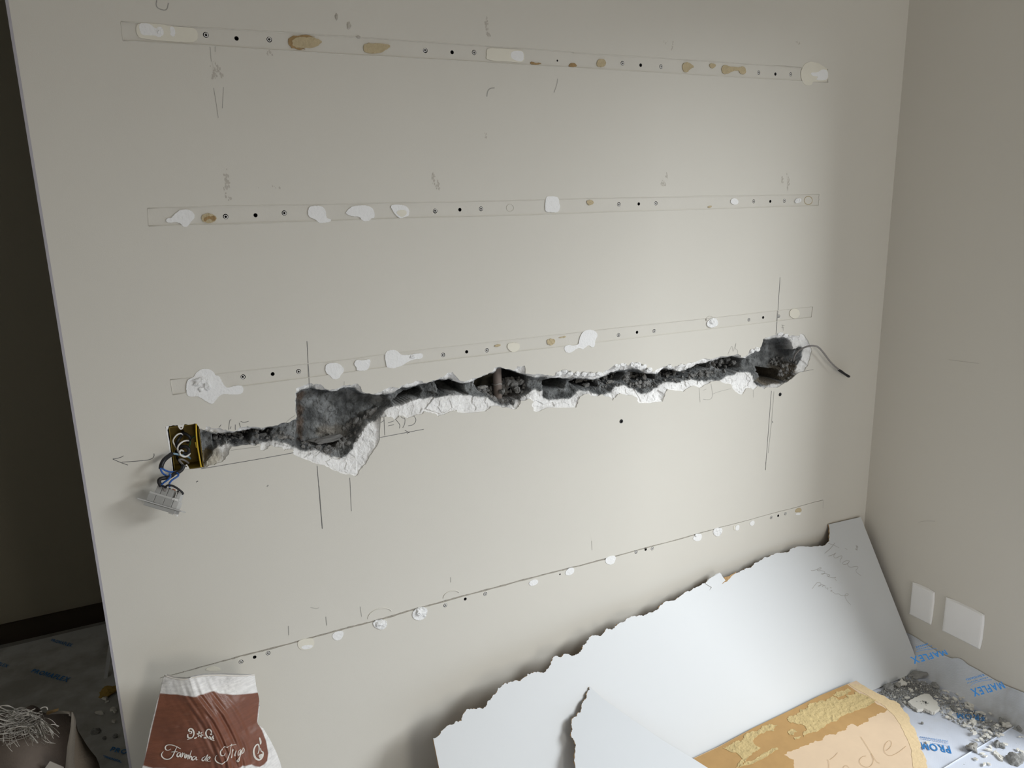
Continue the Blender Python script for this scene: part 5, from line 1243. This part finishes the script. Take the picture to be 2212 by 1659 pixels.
# named larger pieces
def shard(px, h, th, label, mt, seed, lift=.012, specks=0):
    q = [F(a, b2, h)[:2] for a, b2 in px]
    root = tag(empty('plaster_shard', F(*px[0], h)), label, 'plaster shard')
    c = np.mean(np.array(q), 0)
    under(slab('shard_face', jag(q, .003, 2, seed), FLF, th, mt, None, lift=h), root)
    if specks:
        r = random.Random(seed); vs, fs = [], []
        for k in range(specks):
            t = r.random(); w_ = np.array([r.random() for _ in q]) ** 2; w_ /= w_.sum(); p = (np.array(q) * w_[:, None]).sum(0)
            s_ = r.uniform(.001, .0035); b0 = len(vs)
            vs += [(p[0] + s_ * math.cos(j * 1.257) * r.uniform(.6, 1.2), p[1] + s_ * math.sin(j * 1.257) * r.uniform(.6, 1.2), h + .0006) for j in range(5)]
            fs.append(tuple(range(b0, b0 + 5)))
        o = under(mk('cement_specks', vs, fs, M['rubble'], None), root); o['kind'] = 'stuff'
    return root
shard(RQ([(65, 800), (130, 770), (195, 735), (270, 708), (350, 715), (385, 765), (450, 820), (478, 880), (410, 945), (350, 920), (270, 885), (190, 905), (140, 870)]), .016, .010, 'largest white plaster shard with grey specks, on the floor by the brown board', M['chip'], 5, specks=22)
shard(RQ([(-20, 500), (-60, 560), (-20, 585), (60, 565), (0, 530)]), .020, .006, 'pale plaster flake touching the foot of the large white panel', M['chip'], 6)
shard(RQ([(805, 805), (830, 850), (910, 855), (915, 880), (850, 885), (800, 860)]), .012, .008, 'L-shaped plaster shard near the turned-up paper', M['chip'], 7)
shard(RQ([(1270, 1060), (1300, 1070), (1380, 1075), (1400, 1108), (1330, 1105), (1285, 1095)]), .016, .010, 'oblong plaster shard at the fold of the paper, far right', M['chip'], 8)
shard(RQ([(1165, 1440), (1200, 1455), (1295, 1520), (1290, 1560), (1230, 1520), (1170, 1470)]), .014, .008, 'long plaster shard beside the rough grey clod, lower right', M['chip'], 9)
shard(RQ([(890, 1045), (945, 1040), (950, 1075), (915, 1090), (885, 1070)]), .014, .008, 'square plaster shard among the densest chips', M['chip'], 10)
ROCKS = [((1985, 1457), (.034, .018, .010), 'rubble', 'flat dark clod at the bottom right corner of the large white panel'), ((2193, 1640), (.026, .023, .019), 'rubble', 'rough grey clod in the lower right corner of the floor'), ((2101, 1615), .0165, 'rubble_light', 'brownish grey clod near the seam of the papers'), ((2153, 1608), (.014, .010, .013), 'rubble', 'dark upright clod on the seam of the papers'), ((2163, 1612), .010, 'rubble', 'small dark clod right beside the upright clod'),
         ((1921, 1485), (.020, .015, .012), 'rubble', 'dark clod at the torn corner of the brown board'), ((1940, 1480), .011, 'rubble_light', 'mid grey clod next to the dark clod at the board corner'), ((2019, 1481), (.015, .012, .010), 'rubble', 'dark clod behind the largest white shard'), ((2163, 1545), .010, 'rubble_light', 'grey clod just below the turned-up paper'), ((2165, 1558), .012, 'rubble', 'dark clod behind the oblong shard'), ((2121, 1571), .006, 'rubble', 'round dark pebble in the open middle of the paper'), ((2145, 1575), .008, 'rubble', 'dark pebble above the seam of the papers'), ((2204, 1574), .010, 'rubble', 'dark clod at the right picture edge'), ((1992, 1562), .004, 'rubble', 'tiny dark pebble on the clean paper near the brown board'), ((1945, 1523), .012, 'rubble', 'dark clod tucked by the ragged board edge'), ((2062, 1530), (.022, .010, .005), 'rubble', 'low dark cake of cement between shard and upturned paper')]
for k, ((a, b2), s_, mm, lb) in enumerate(ROCKS):
    sz = float(np.min(np.atleast_1d(s_))) if np.ndim(s_) else s_
    rock('cement_clod', F(a, b2, .004 + sz * .7), s_, k + 2, M[mm], lb, 'rubble', None, (rnd.uniform(-.2, .2), rnd.uniform(-.2, .2), rnd.uniform(0, 6)))
# grit too fine to count
def grit(name, region, n, seed, smin, smax, mt, label, zl=.005, bias=1.0):
    r = random.Random(seed); vs, fs = [], []; poly = np.array(region, float)
    lo, hi = poly.min(0), poly.max(0); c = 0
    while c < n:
        a, b2 = r.uniform(lo[0], hi[0]), r.uniform(lo[1], hi[1])
        if not inside([(a, b2)], poly)[0]: continue
        p = F(a, b2, zl)
        if p[0] > XR - .06: continue
        s_ = smin + (smax - smin) * r.random() ** 2.2; b0 = len(vs); t0 = r.random() * 6; el = r.uniform(.4, 1)
        for j in range(4):
            t = t0 + j * 1.571; vs.append((p[0] + s_ * math.cos(t) * r.uniform(.7, 1.2), p[1] + s_ * el * math.sin(t), p[2] - .001))
        vs.append((p[0], p[1], p[2] + s_ * r.uniform(.4, .9)))
        fs += [(b0 + j, b0 + (j + 1) % 4, b0 + 4) for j in range(4)]; c += 1
    o = mk(name, vs, fs, mt); return tag(o, label, 'rubble', None, 'stuff')
band = RQ([(-330, 690), (-60, 540), (40, 470), (200, 530), (420, 570), (620, 690), (800, 790), (1000, 900), (1250, 960), (1558, 1130), (1558, 1500), (1300, 1620), (900, 1659), (700, 1640), (1100, 1400), (1000, 1330), (1000, 1240), (750, 1120), (450, 950), (180, 950), (60, 870), (-120, 800)])
bnd2 = RQ([(-330, 690), (-60, 540), (40, 470), (200, 530), (420, 580), (480, 700), (300, 760), (40, 860), (-120, 800)])
g1_ = grit('rubble_grit', band, 1500, 41, .0012, .0050, M['rubble'], 'grey and white grit too fine to count, strewn over the floor paper in the corner')
for reg, n_, sd_, lo_, hi_, mm in ((band, 1000, 42, .0012, .0052, 'chip'), (bnd2, 900, 43, .002, .0065, 'rubble')):
    g2__ = grit('rubble_grit', reg, n_, sd_, lo_, hi_, M[mm], 'x')
    bm_ = bmesh.new(); bm_.from_mesh(g1_.data); n0 = len(bm_.faces); bm_.from_mesh(g2__.data); bm_.faces.ensure_lookup_table()
    if mm == 'chip':
        g1_.data.materials.append(M['chip'])
        for fc in bm_.faces[n0:]: fc.material_index = 1
    bm_.to_mesh(g1_.data); bm_.free(); bpy.data.objects.remove(g2__)
grit('cement_grit', RB([(2480, 1330), (2500, 1310), (2640, 1270), (2700, 1230), (2690, 1250), (2600, 1310), (2500, 1345)]), 260, 44, .0015, .005, M['rubble_light'], 'cement grit along the foot of the large white panel behind the board')
# passage on the left
HC = [((226, 1509), .020, 'chip', 'pale plaster chip in the passage, next to the ochre scrap'), ((231, 1516), .010, 'chip', 'tiny pale chip below the plaster chip in the passage'), ((245, 1533), .015, 'chip', 'pale chip lying on the dark print beside the wall end'), ((249, 1538), .012, 'chip', 'small chip nearest the foot of the wall end'), ((215, 1541), .016, 'chip', 'long thin chip right of the threadbare sack'), ((246, 1559), .014, 'chip', 'round grey chip in the lit part of the passage floor')]
for k, ((a, b2), s_, mm, lb) in enumerate(HC):
    chip(F(a, b2, .006), s_, k, lb, None)
for k, ((a, b2), s_, lb) in enumerate([((206, 1579), .014, 'dark clod in the lit part of the passage floor'), ((249, 1590), .007, 'dark pebble beside the wall end in the passage'), ((225, 1594), .006, 'dark pebble in the middle of the passage floor')]):
    rock('cement_clod', F(a, b2, .008), s_, k, M['rubble'], lb, 'rubble')
rock('ochre_scrap', F(234, 1494, .018), (.035, .018, .02), 3, M['ochre'], 'ochre brown scrap on the floor behind the wall end', 'scrap', None, (.2, .3, .4))
ba = F(228, 1466, .0)
bt = tag(empty('wood_batten', ba), 'thin pale batten standing behind the free wall end in the dark passage', 'batten')
tpb = PL(239, 1392, ba, np.array([0, 1., 0]))
ns = np.array([.006, 0, 0])
dvec = tpb - ba
vs = [ba - ns, ba + ns, ba + ns + np.array([0, .02, 0]), ba - ns + np.array([0, .02, 0])]; vs = vs + [q + dvec for q in vs]
under(mk('batten_bar', vs, [(0, 3, 2, 1), (4, 5, 6, 7), (0, 1, 5, 4), (1, 2, 6, 5), (2, 3, 7, 6), (3, 0, 4, 7)], M['panel']), bt)

# ================================================================== FLOUR SACK
RK = lambda p: T(250, 1389, .180832, p)
fs_top, fs_bot = -.100, -.175                # depth of the sack front at its top and at the floor
zt = W(450, 1455, fs_top)[2]
pB0 = np.array([0, fs_bot, 0.]); pB1 = np.array([0, fs_top, zt])
VK = (pB1 - pB0) / np.linalg.norm(pB1 - pB0); UK = np.array([1., 0, 0]); NK = np.cross(UK, VK); NK = NK if NK[1] < 0 else -NK
SK = lambda a, b2: PL(a, b2, pB0, NK)
left = RK([(585, 375), (560, 430), (525, 600), (490, 700), (455, 850), (410, 1030), (370, 1230), (330, 1440), (312, 1493)])
right = RK([(1660, 372), (1680, 470), (1705, 590), (1715, 700), (1700, 850), (1690, 930), (1760, 990), (1850, 1150), (1920, 1300), (1970, 1430), (1985, 1493)])
topl = RK([(585, 375), (700, 385), (820, 370), (930, 335), (1050, 322), (1250, 335), (1400, 350), (1520, 362), (1660, 370)])
def uvk(a, b2):
    p = SK(a, b2) - pB0; return np.array([p @ UK, p @ VK])
Lk, Rk, Tk = (np.array([uvk(*q) for q in z]) for z in (left, right, topl))
vmax = Tk[:, 1].max()
Lk = np.vstack([Lk, [Lk[-1][0] - .012, .12], [Lk[-1][0] - .004, 0.0]]); Rk = np.vstack([Rk, [Rk[-1][0] + .012, .12], [Rk[-1][0] + .002, 0.0]])
def xl(v): o = np.argsort(Lk[:, 1]); return np.interp(v, Lk[o, 1], Lk[o, 0])
def xr_(v): o = np.argsort(Rk[:, 1]); return np.interp(v, Rk[o, 1], Rk[o, 0])
def tp(x): o = np.argsort(Tk[:, 0]); return np.interp(x, Tk[o, 0], Tk[o, 1])
NU, NVV = 270, 350
ridge = np.array([uvk(*q) for q in RK([(860, 330), (930, 560), (1100, 800), (1170, 960), (1290, 1250), (1330, 1493)])])
def rx(v): o = np.argsort(ridge[:, 1]); return np.interp(v, ridge[o, 1], ridge[o, 0])
BROWN = np.array([uvk(*q) for q in RK([(525, 603), (640, 590), (750, 573), (930, 566), (1030, 540), (1165, 520), (1230, 550), (1400, 570), (1560, 580), (1710, 590), (1718, 700), (1700, 850), (1690, 940), (1745, 1030), (1790, 1150), (1815, 1290), (1800, 1370), (1760, 1400), (1700, 1415), (1640, 1395), (1600, 1372), (1480, 1370), (1300, 1395), (1150, 1430), (1060, 1470), (1020, 1500), (960, 1480), (860, 1445), (720, 1428), (560, 1450), (450, 1475), (325, 1468)])])
vline = np.linspace(0, 1, NVV + 1)
uline = np.linspace(0, 1, NU + 1)
G = np.zeros((NU + 1, NVV + 1, 2))
for j, vf in enumerate(vline):
    v0 = vf * vmax
    a, b2 = xl(min(v0, Lk[:, 1].max())), xr_(min(v0, Rk[:, 1].max()))
    for_x = a + (b2 - a) * uline
    G[:, j, 0] = for_x; G[:, j, 1] = v0
G[:, :, 1] = G[:, :, 1] * (tp(G[:, -1, 0]) / vmax)[:, None] ** (vline[None, :] ** 6)
gu, gv = G[:, :, 0], G[:, :, 1]
def bulge(u_, v_):
    a, b2 = xl(v_), xr_(v_); f_ = np.clip((u_ - a) / (b2 - a), 0, 1)
    body = .012 * np.sin(math.pi * f_) ** .7 * (.45 + .55 * np.clip(1 - v_ / vmax, 0, 1))
    d = u_ - rx(v_); m_ = rx(v_)
    h0 = .046
    ten = np.where(d < 0, h0 * (u_ - a) / np.maximum(m_ - a, .01), h0 * (b2 - u_) / np.maximum(b2 - m_, .01))
    ten = np.clip(ten, 0, h0) * np.clip((vmax - v_) / .10, .55, 1)
    cr = (.0024 * np.sin(d * 310 + 3 * np.sin(v_ * 23)) + .0016 * np.sin(d * 560 + v_ * 31)) * np.exp(-((d - .012) / .035) ** 2) * np.clip((vmax - v_) / .10, .15, 1)
    soft = .0025 * np.sin(u_ * 62 + v_ * 17) * np.sin(v_ * 41) + .0012 * vnoise(u_, v_, 95, 3)
    return body + ten + cr + soft
def sackpt(u_, v_, lift=0.0):
    h = bulge(u_, v_) + lift
    return pB0[None] + np.asarray(u_).reshape(-1, 1) * UK + np.asarray(v_).reshape(-1, 1) * VK + np.asarray(h).reshape(-1, 1) * NK
fr = sackpt(gu.ravel(), gv.ravel())
edge_f = np.clip((gu - xl(gv)) / (xr_(gv) - xl(gv)), 0, 1)
bkp = fr.copy()
bkp = pB0[None] + gu.reshape(-1, 1) * UK + gv.reshape(-1, 1) * VK - (.002 + .045 * np.clip((vmax - gv) / .35, 0, 1) * np.sin(math.pi * edge_f) ** .5 - np.clip(bulge(gu.ravel(), gv.ravel()).reshape(gu.shape) * (1 - np.clip((vmax - gv) / .10, 0, 1)), 0, 1)).reshape(-1, 1) * NK
bcx = ((xl(gv) + xr_(gv)) / 2).ravel(); bkp[:, 0] = bcx + (bkp[:, 0] - bcx) * .95
bkp[:, 1] = np.minimum(bkp[:, 1], -.004)
bkp += (bulge(gu.ravel() * 0 + xl(gv.ravel()), gv.ravel()) * 0)[:, None]
n1 = (NU + 1) * (NVV + 1)
I = np.arange(n1).reshape(NU + 1, NVV + 1)
qf = np.stack([I[:-1, :-1], I[1:, :-1], I[1:, 1:], I[:-1, 1:]], -1).reshape(-1, 4)
qb = qf[:, ::-1] + n1
loop = list(I[:, 0]) + list(I[-1, 1:]) ; loopl = list(I[0, :])
side = [(int(I[0, j]), int(I[0, j + 1]), int(I[0, j + 1] + n1), int(I[0, j] + n1)) for j in range(NVV)] + [(int(I[-1, j + 1]), int(I[-1, j]), int(I[-1, j] + n1), int(I[-1, j + 1] + n1)) for j in range(NVV)] + [(int(I[i + 1, 0]), int(I[i, 0]), int(I[i, 0] + n1), int(I[i + 1, 0] + n1)) for i in range(NU)]
sk = tag(empty('flour_sack', (float(Lk[-1][0] + Rk[-1][0]) / 2, fs_bot, 0)), 'white woven flour sack with a brown printed band, standing against the wall bottom left', 'sack')
allv = np.vstack([fr, bkp])
os_ = mk('woven_body', allv, [tuple(int(i) for i in q) for q in qf] + [tuple(int(i) for i in q) for q in qb] + side, M['bag_white'], None, True)
sB = sdf(np.stack([gu.ravel(), gv.ravel()], 1), BROWN)
kb = sstep((sB + .0010) / .0022)[:, None]
wv = .90 + .14 * vnoise(gu.ravel(), gv.ravel() * 6, 60, 8)[:, None] + .16 * vnoise(gu.ravel() * .5, gv.ravel() * 5, 210, 9)[:, None]
gm = np.clip(vnoise(gu.ravel(), gv.ravel(), 260, 21) * 1.6, 0, 1)[:, None] * np.clip(.55 + 1.2 * vnoise(gu.ravel(), gv.ravel(), 14, 22), 0, 1)[:, None]
cw = np.array([.90, .885, .86]) * wv * (1 - .28 * gm); cbn = np.array([.205, .075, .042]) * (wv * 1.05)
st_ = np.clip(vnoise(gu.ravel() * .25, gv.ravel(), 170, 12) * 3.2 - 1.1, 0, 1)[:, None] * .35
cbn = cbn * (1 - st_) + np.array([.40, .24, .18]) * st_
cf = cw * (1 - kb) + cbn * kb
setcol(os_, np.vstack([cf, np.tile([.74, .72, .69], (n1, 1))]))
uvl = os_.data.uv_layers.new(name='UVMap')
uvs = np.vstack([np.stack([gu.ravel(), gv.ravel()], 1)] * 2) * 5.0
li = np.empty(len(os_.data.loops), int); os_.data.loops.foreach_get('vertex_index', li)
uvl.data.foreach_set('uv', uvs[li].ravel())
under(os_, sk)
def SKb(a, b2):
    q = uvk(a, b2); return sackpt(np.array([q[0]]), np.array([q[1]]), .0012)[0]
def script(name, lines, w, label):
    o = sub(ribbon(name, [RT(l) for l in lines], SKb, NK, w, M['bag_ink'], None, .0004, 3, True), os_); o['label'] = label
script('lettering', [[(500, 540), (430, 505), (330, 493), (250, 520), (218, 570), (240, 612), (292, 602), (322, 570)], [(435, 505), (395, 600), (360, 690), (300, 755), (220, 772), (163, 740), (153, 690), (190, 640)], [(330, 628), (390, 608), (445, 600)],
  [(500, 605), (445, 620), (428, 680), (465, 695), (508, 605), (490, 680), (520, 692)], [(535, 600), (520, 695), (540, 630), (570, 605)], [(580, 615), (568, 690), (592, 695)], [(604, 620), (588, 705), (622, 635), (640, 640), (622, 712)], [(692, 540), (640, 725), (668, 655), (697, 650), (684, 725)], [(765, 640), (712, 660), (700, 720), (738, 715), (785, 635), (768, 715), (806, 700)],
  [(935, 620), (882, 655), (874, 705), (918, 710), (992, 540), (938, 695), (958, 712)], [(968, 680), (1012, 645), (1022, 615), (992, 618), (962, 670), (982, 710), (1032, 685)],
  [(1498, 430), (1390, 420), (1290, 418), (1212, 455), (1193, 520), (1220, 570), (1268, 555), (1288, 515)], [(1412, 400), (1380, 490), (1340, 600), (1290, 682), (1210, 712), (1130, 692), (1098, 630), (1138, 560)],
  [(1428, 490), (1388, 640), (1415, 540), (1448, 505)], [(1490, 520), (1462, 620), (1488, 612)], [(1585, 520), (1535, 540), (1520, 600), (1555, 605), (1595, 515), (1562, 650), (1522, 715), (1498, 695), (1540, 645), (1600, 600)], [(1632, 515), (1600, 560), (1606, 605), (1642, 592), (1650, 545), (1625, 515)]], .0021, 'white script lettering Farinha de Trigo')
star = [[(840 + 14 * math.cos(t), 220 + 14 * math.sin(t)), (840 + 36 * math.cos(t), 220 + 36 * math.sin(t)), (840 + 58 * math.cos(t), 220 + 58 * math.sin(t))] for t in (0.1, 1.15, 2.2, 3.25, 4.3, 5.35)]
script('ornament', star + [[(650, 215), (690, 225), (695, 180), (650, 190), (635, 160), (680, 128), (725, 160), (738, 225), (712, 285), (665, 320), (612, 345)], [(625, 240), (622, 290), (640, 310), (690, 290)], [(735, 300), (765, 295), (782, 275)],
  [(1035, 200), (1048, 150), (1010, 102), (962, 122), (940, 190), (958, 250), (1010, 290), (1095, 305)], [(1075, 210), (1060, 250), (1082, 285)], [(1000, 240), (1030, 265), (1040, 300)], [(900, 275), (930, 265), (955, 280)], [(1020, 190), (1040, 205), (1055, 185)]], .0025, 'white scroll and star ornament')
script('ornament', [[(1905, 668), (1940, 600), (1925, 505), (1870, 515), (1822, 600), (1838, 690), (1875, 750), (1945, 782), (2005, 735), (2012, 655), (1970, 640), (1960, 580)], [(1960, 520), (1970, 480), (1945, 400)]], .0034, 'white scroll at the right side')
script('ornament', [[(1935, 690), (1960, 720), (1965, 760)], [(1995, 690), (1970, 715), (1960, 755)]], .006, 'white heart shaped leaf')
# open mouth of the sack: the back layer shows as a lower lip
mouth = [sackpt(np.array([q[0]]), np.array([q[1] - .002]), .0005)[0] for q in Tk]
under(tube('frayed_hem', mouth, .0013, M['bag_ink'], None, n=5, sm=1), sk)

# ================================================================== THREADBARE SACK IN THE PASSAGE
yk = .16
GK = lambda a, b2, y=yk: W(*RG([(a, b2)])[0], y)
so = tag(empty('woven_sack', (GK(600, 1000)[0], yk, 0)), 'open woven sack with frayed threads in the dark passage on the left', 'sack')
def sheet(name, rows, mt):
    """rows of world points (equal length) -> surface"""
    R_ = [np.array(chaikin(r, False, 2)) for r in rows]; n_ = len(R_[0]); vs = [p for r in R_ for p in r]
    fs = [(i * n_ + k, i * n_ + k + 1, (i + 1) * n_ + k + 1, (i + 1) * n_ + k) for i in range(len(R_) - 1) for k in range(n_ - 1)]
    o = under(mk(name, vs, fs, mt, None, True), so); sol = o.modifiers.new('thickness', 'SOLIDIFY'); sol.thickness = .002; return o
fl0 = lambda p, y: np.array([p[0], y, .002])
cl = [GK(x, y, d) for x, y, d in ((-500, 620, .20), (0, 560, .15), (350, 520, .13), (700, 520, .12), (1000, 490, .14), (1225, 500, .17))]
cm = [GK(x, y, d) for x, y, d in ((-500, 1000, .10), (0, 980, .06), (350, 960, .05), (700, 980, .05), (950, 1020, .08), (1130, 1060, .12))]
cn = [GK(x, y, d) for x, y, d in ((-500, 1420, .06), (0, 1420, .02), (350, 1420, .0), (700, 1430, .02), (900, 1430, .05), (1095, 1430, .10))]
cb_ = [np.array([p[0], p[1] - .02, .004]) for p in cn]
sheet('front_panel', [cl, cm, cn, cb_], M['sack_shaded'])
hemt = [GK(x, y, .168) for x, y in ((800, 470), (950, 445), (1150, 440), (1245, 462))]; hemb = [GK(x, y, .160) for x, y in ((800, 520), (960, 520), (1120, 505), (1215, 540))]
sheet('top_hem', [hemt, hemb], M['sack_hem'])
h1 = [GK(x, y, .150) for x, y in ((1232, 455), (1212, 650), (1190, 860), (1110, 1090), (1095, 1420))]; h2 = [GK(x, y, .155) for x, y in ((1250, 462), (1300, 600), (1298, 720), (1285, 900), (1255, 1420))]
h1.append(np.array([h1[-1][0], .13, .004])); h2.append(np.array([h2[-1][0], .135, .004]))
sheet('side_hem', [h1, h2], M['sack_hem'])
g1 = [GK(x, y, .16) for x, y in ((1298, 730), (1288, 900), (1265, 1200), (1255, 1420))]; g2_ = [GK(x, y, .26) for x, y in ((1300, 730), (1400, 890), (1535, 1110), (1700, 1290))]
g1.append(np.array([g1[-1][0], .15, .004])); g2_.append(np.array([g2_[-1][0], .27, .004]))
sheet('side_gusset', [g1, g2_], M['sack_side'])
bt_ = [GK(x, y, .30) for x, y in ((-500, 500), (360, 470), (500, 335), (640, 360), (720, 470), (900, 500), (1290, 600))]
sheet('back_panel', [bt_, [np.array([p[0], .34, .15]) for p in bt_], [np.array([p[0], .32, .004]) for p in bt_]], M['sack_shaded'])
under(slab('printed_mark', [np.array(q) for q in [(0, 0), (.026, .004), (.028, .010), (.003, .009)]], (GK(780, 520, .158), Uv, np.array([0, 0, 1.]), np.array([0, -1., 0])), .001, M['glue_brown'], None), so)
# frayed threads: hundreds, nobody could count them
r = random.Random(17); vs, fs = [], []
for k in range(230):
    if r.random() < .8:
        st0 = (r.uniform(300, 720), r.uniform(430, 600)); an = r.gauss(2.45, .55); ln = r.uniform(150, 780) 
    else:
        st0 = (r.uniform(300, 640), r.uniform(600, 760)); an = r.gauss(.15, .35); ln = r.uniform(150, 450)
    pts_ = []
    for i in range(16):
        t = i / 15; a_ = an + math.sin(t * 2.6 + k * 1.7) * .55
        pts_.append((st0[0] + math.cos(a_) * ln * t, st0[1] + math.sin(a_) * ln * t * .75 + 60 * t * t, .10 - .05 * t - .03 * math.sin(k + t * 3) ** 2))
    P3 = [GK(*q) for q in pts_]; w_ = r.uniform(.0003, .0009); b0 = len(vs)
    for p in P3: vs += [p + np.array([w_ * .7, 0, w_]), p - np.array([w_ * .7, 0, w_])]
    fs += [(b0 + 2 * i, b0 + 2 * i + 1, b0 + 2 * i + 3, b0 + 2 * i + 2) for i in range(15)]
o = under(mk('frayed_threads', vs, fs, M['thread'], None), so); o['kind'] = 'stuff'
for pth in (RG([(60, 750), (150, 560), (215, 500), (235, 420), (240, 500), (160, 590)]), RG([(170, 560), (280, 490), (400, 490), (520, 440), (600, 400)]), RG([(0, 840), (140, 800), (300, 710), (450, 650), (650, 560)]), RG([(690, 400), (740, 370), (800, 375), (812, 420)])):
    under(tube('loose_thread', [W(a, b2, .06) for a, b2 in pth], .0013, M['thread'], None, n=5), so)
pf = [W(a, b2, d) for (a, b2), d in zip(RG([(730, 1470), (850, 1300), (1085, 1400), (1085, 1480)]), (.012, -.004, .022, .030))]
o = under(mk('torn_flap', pf + [q + np.array([0, .004, -.002]) for q in pf], [(0, 1, 2, 3), (4, 7, 6, 5), (0, 4, 5, 1), (1, 5, 6, 2)], M['sack_hem'], None), so)
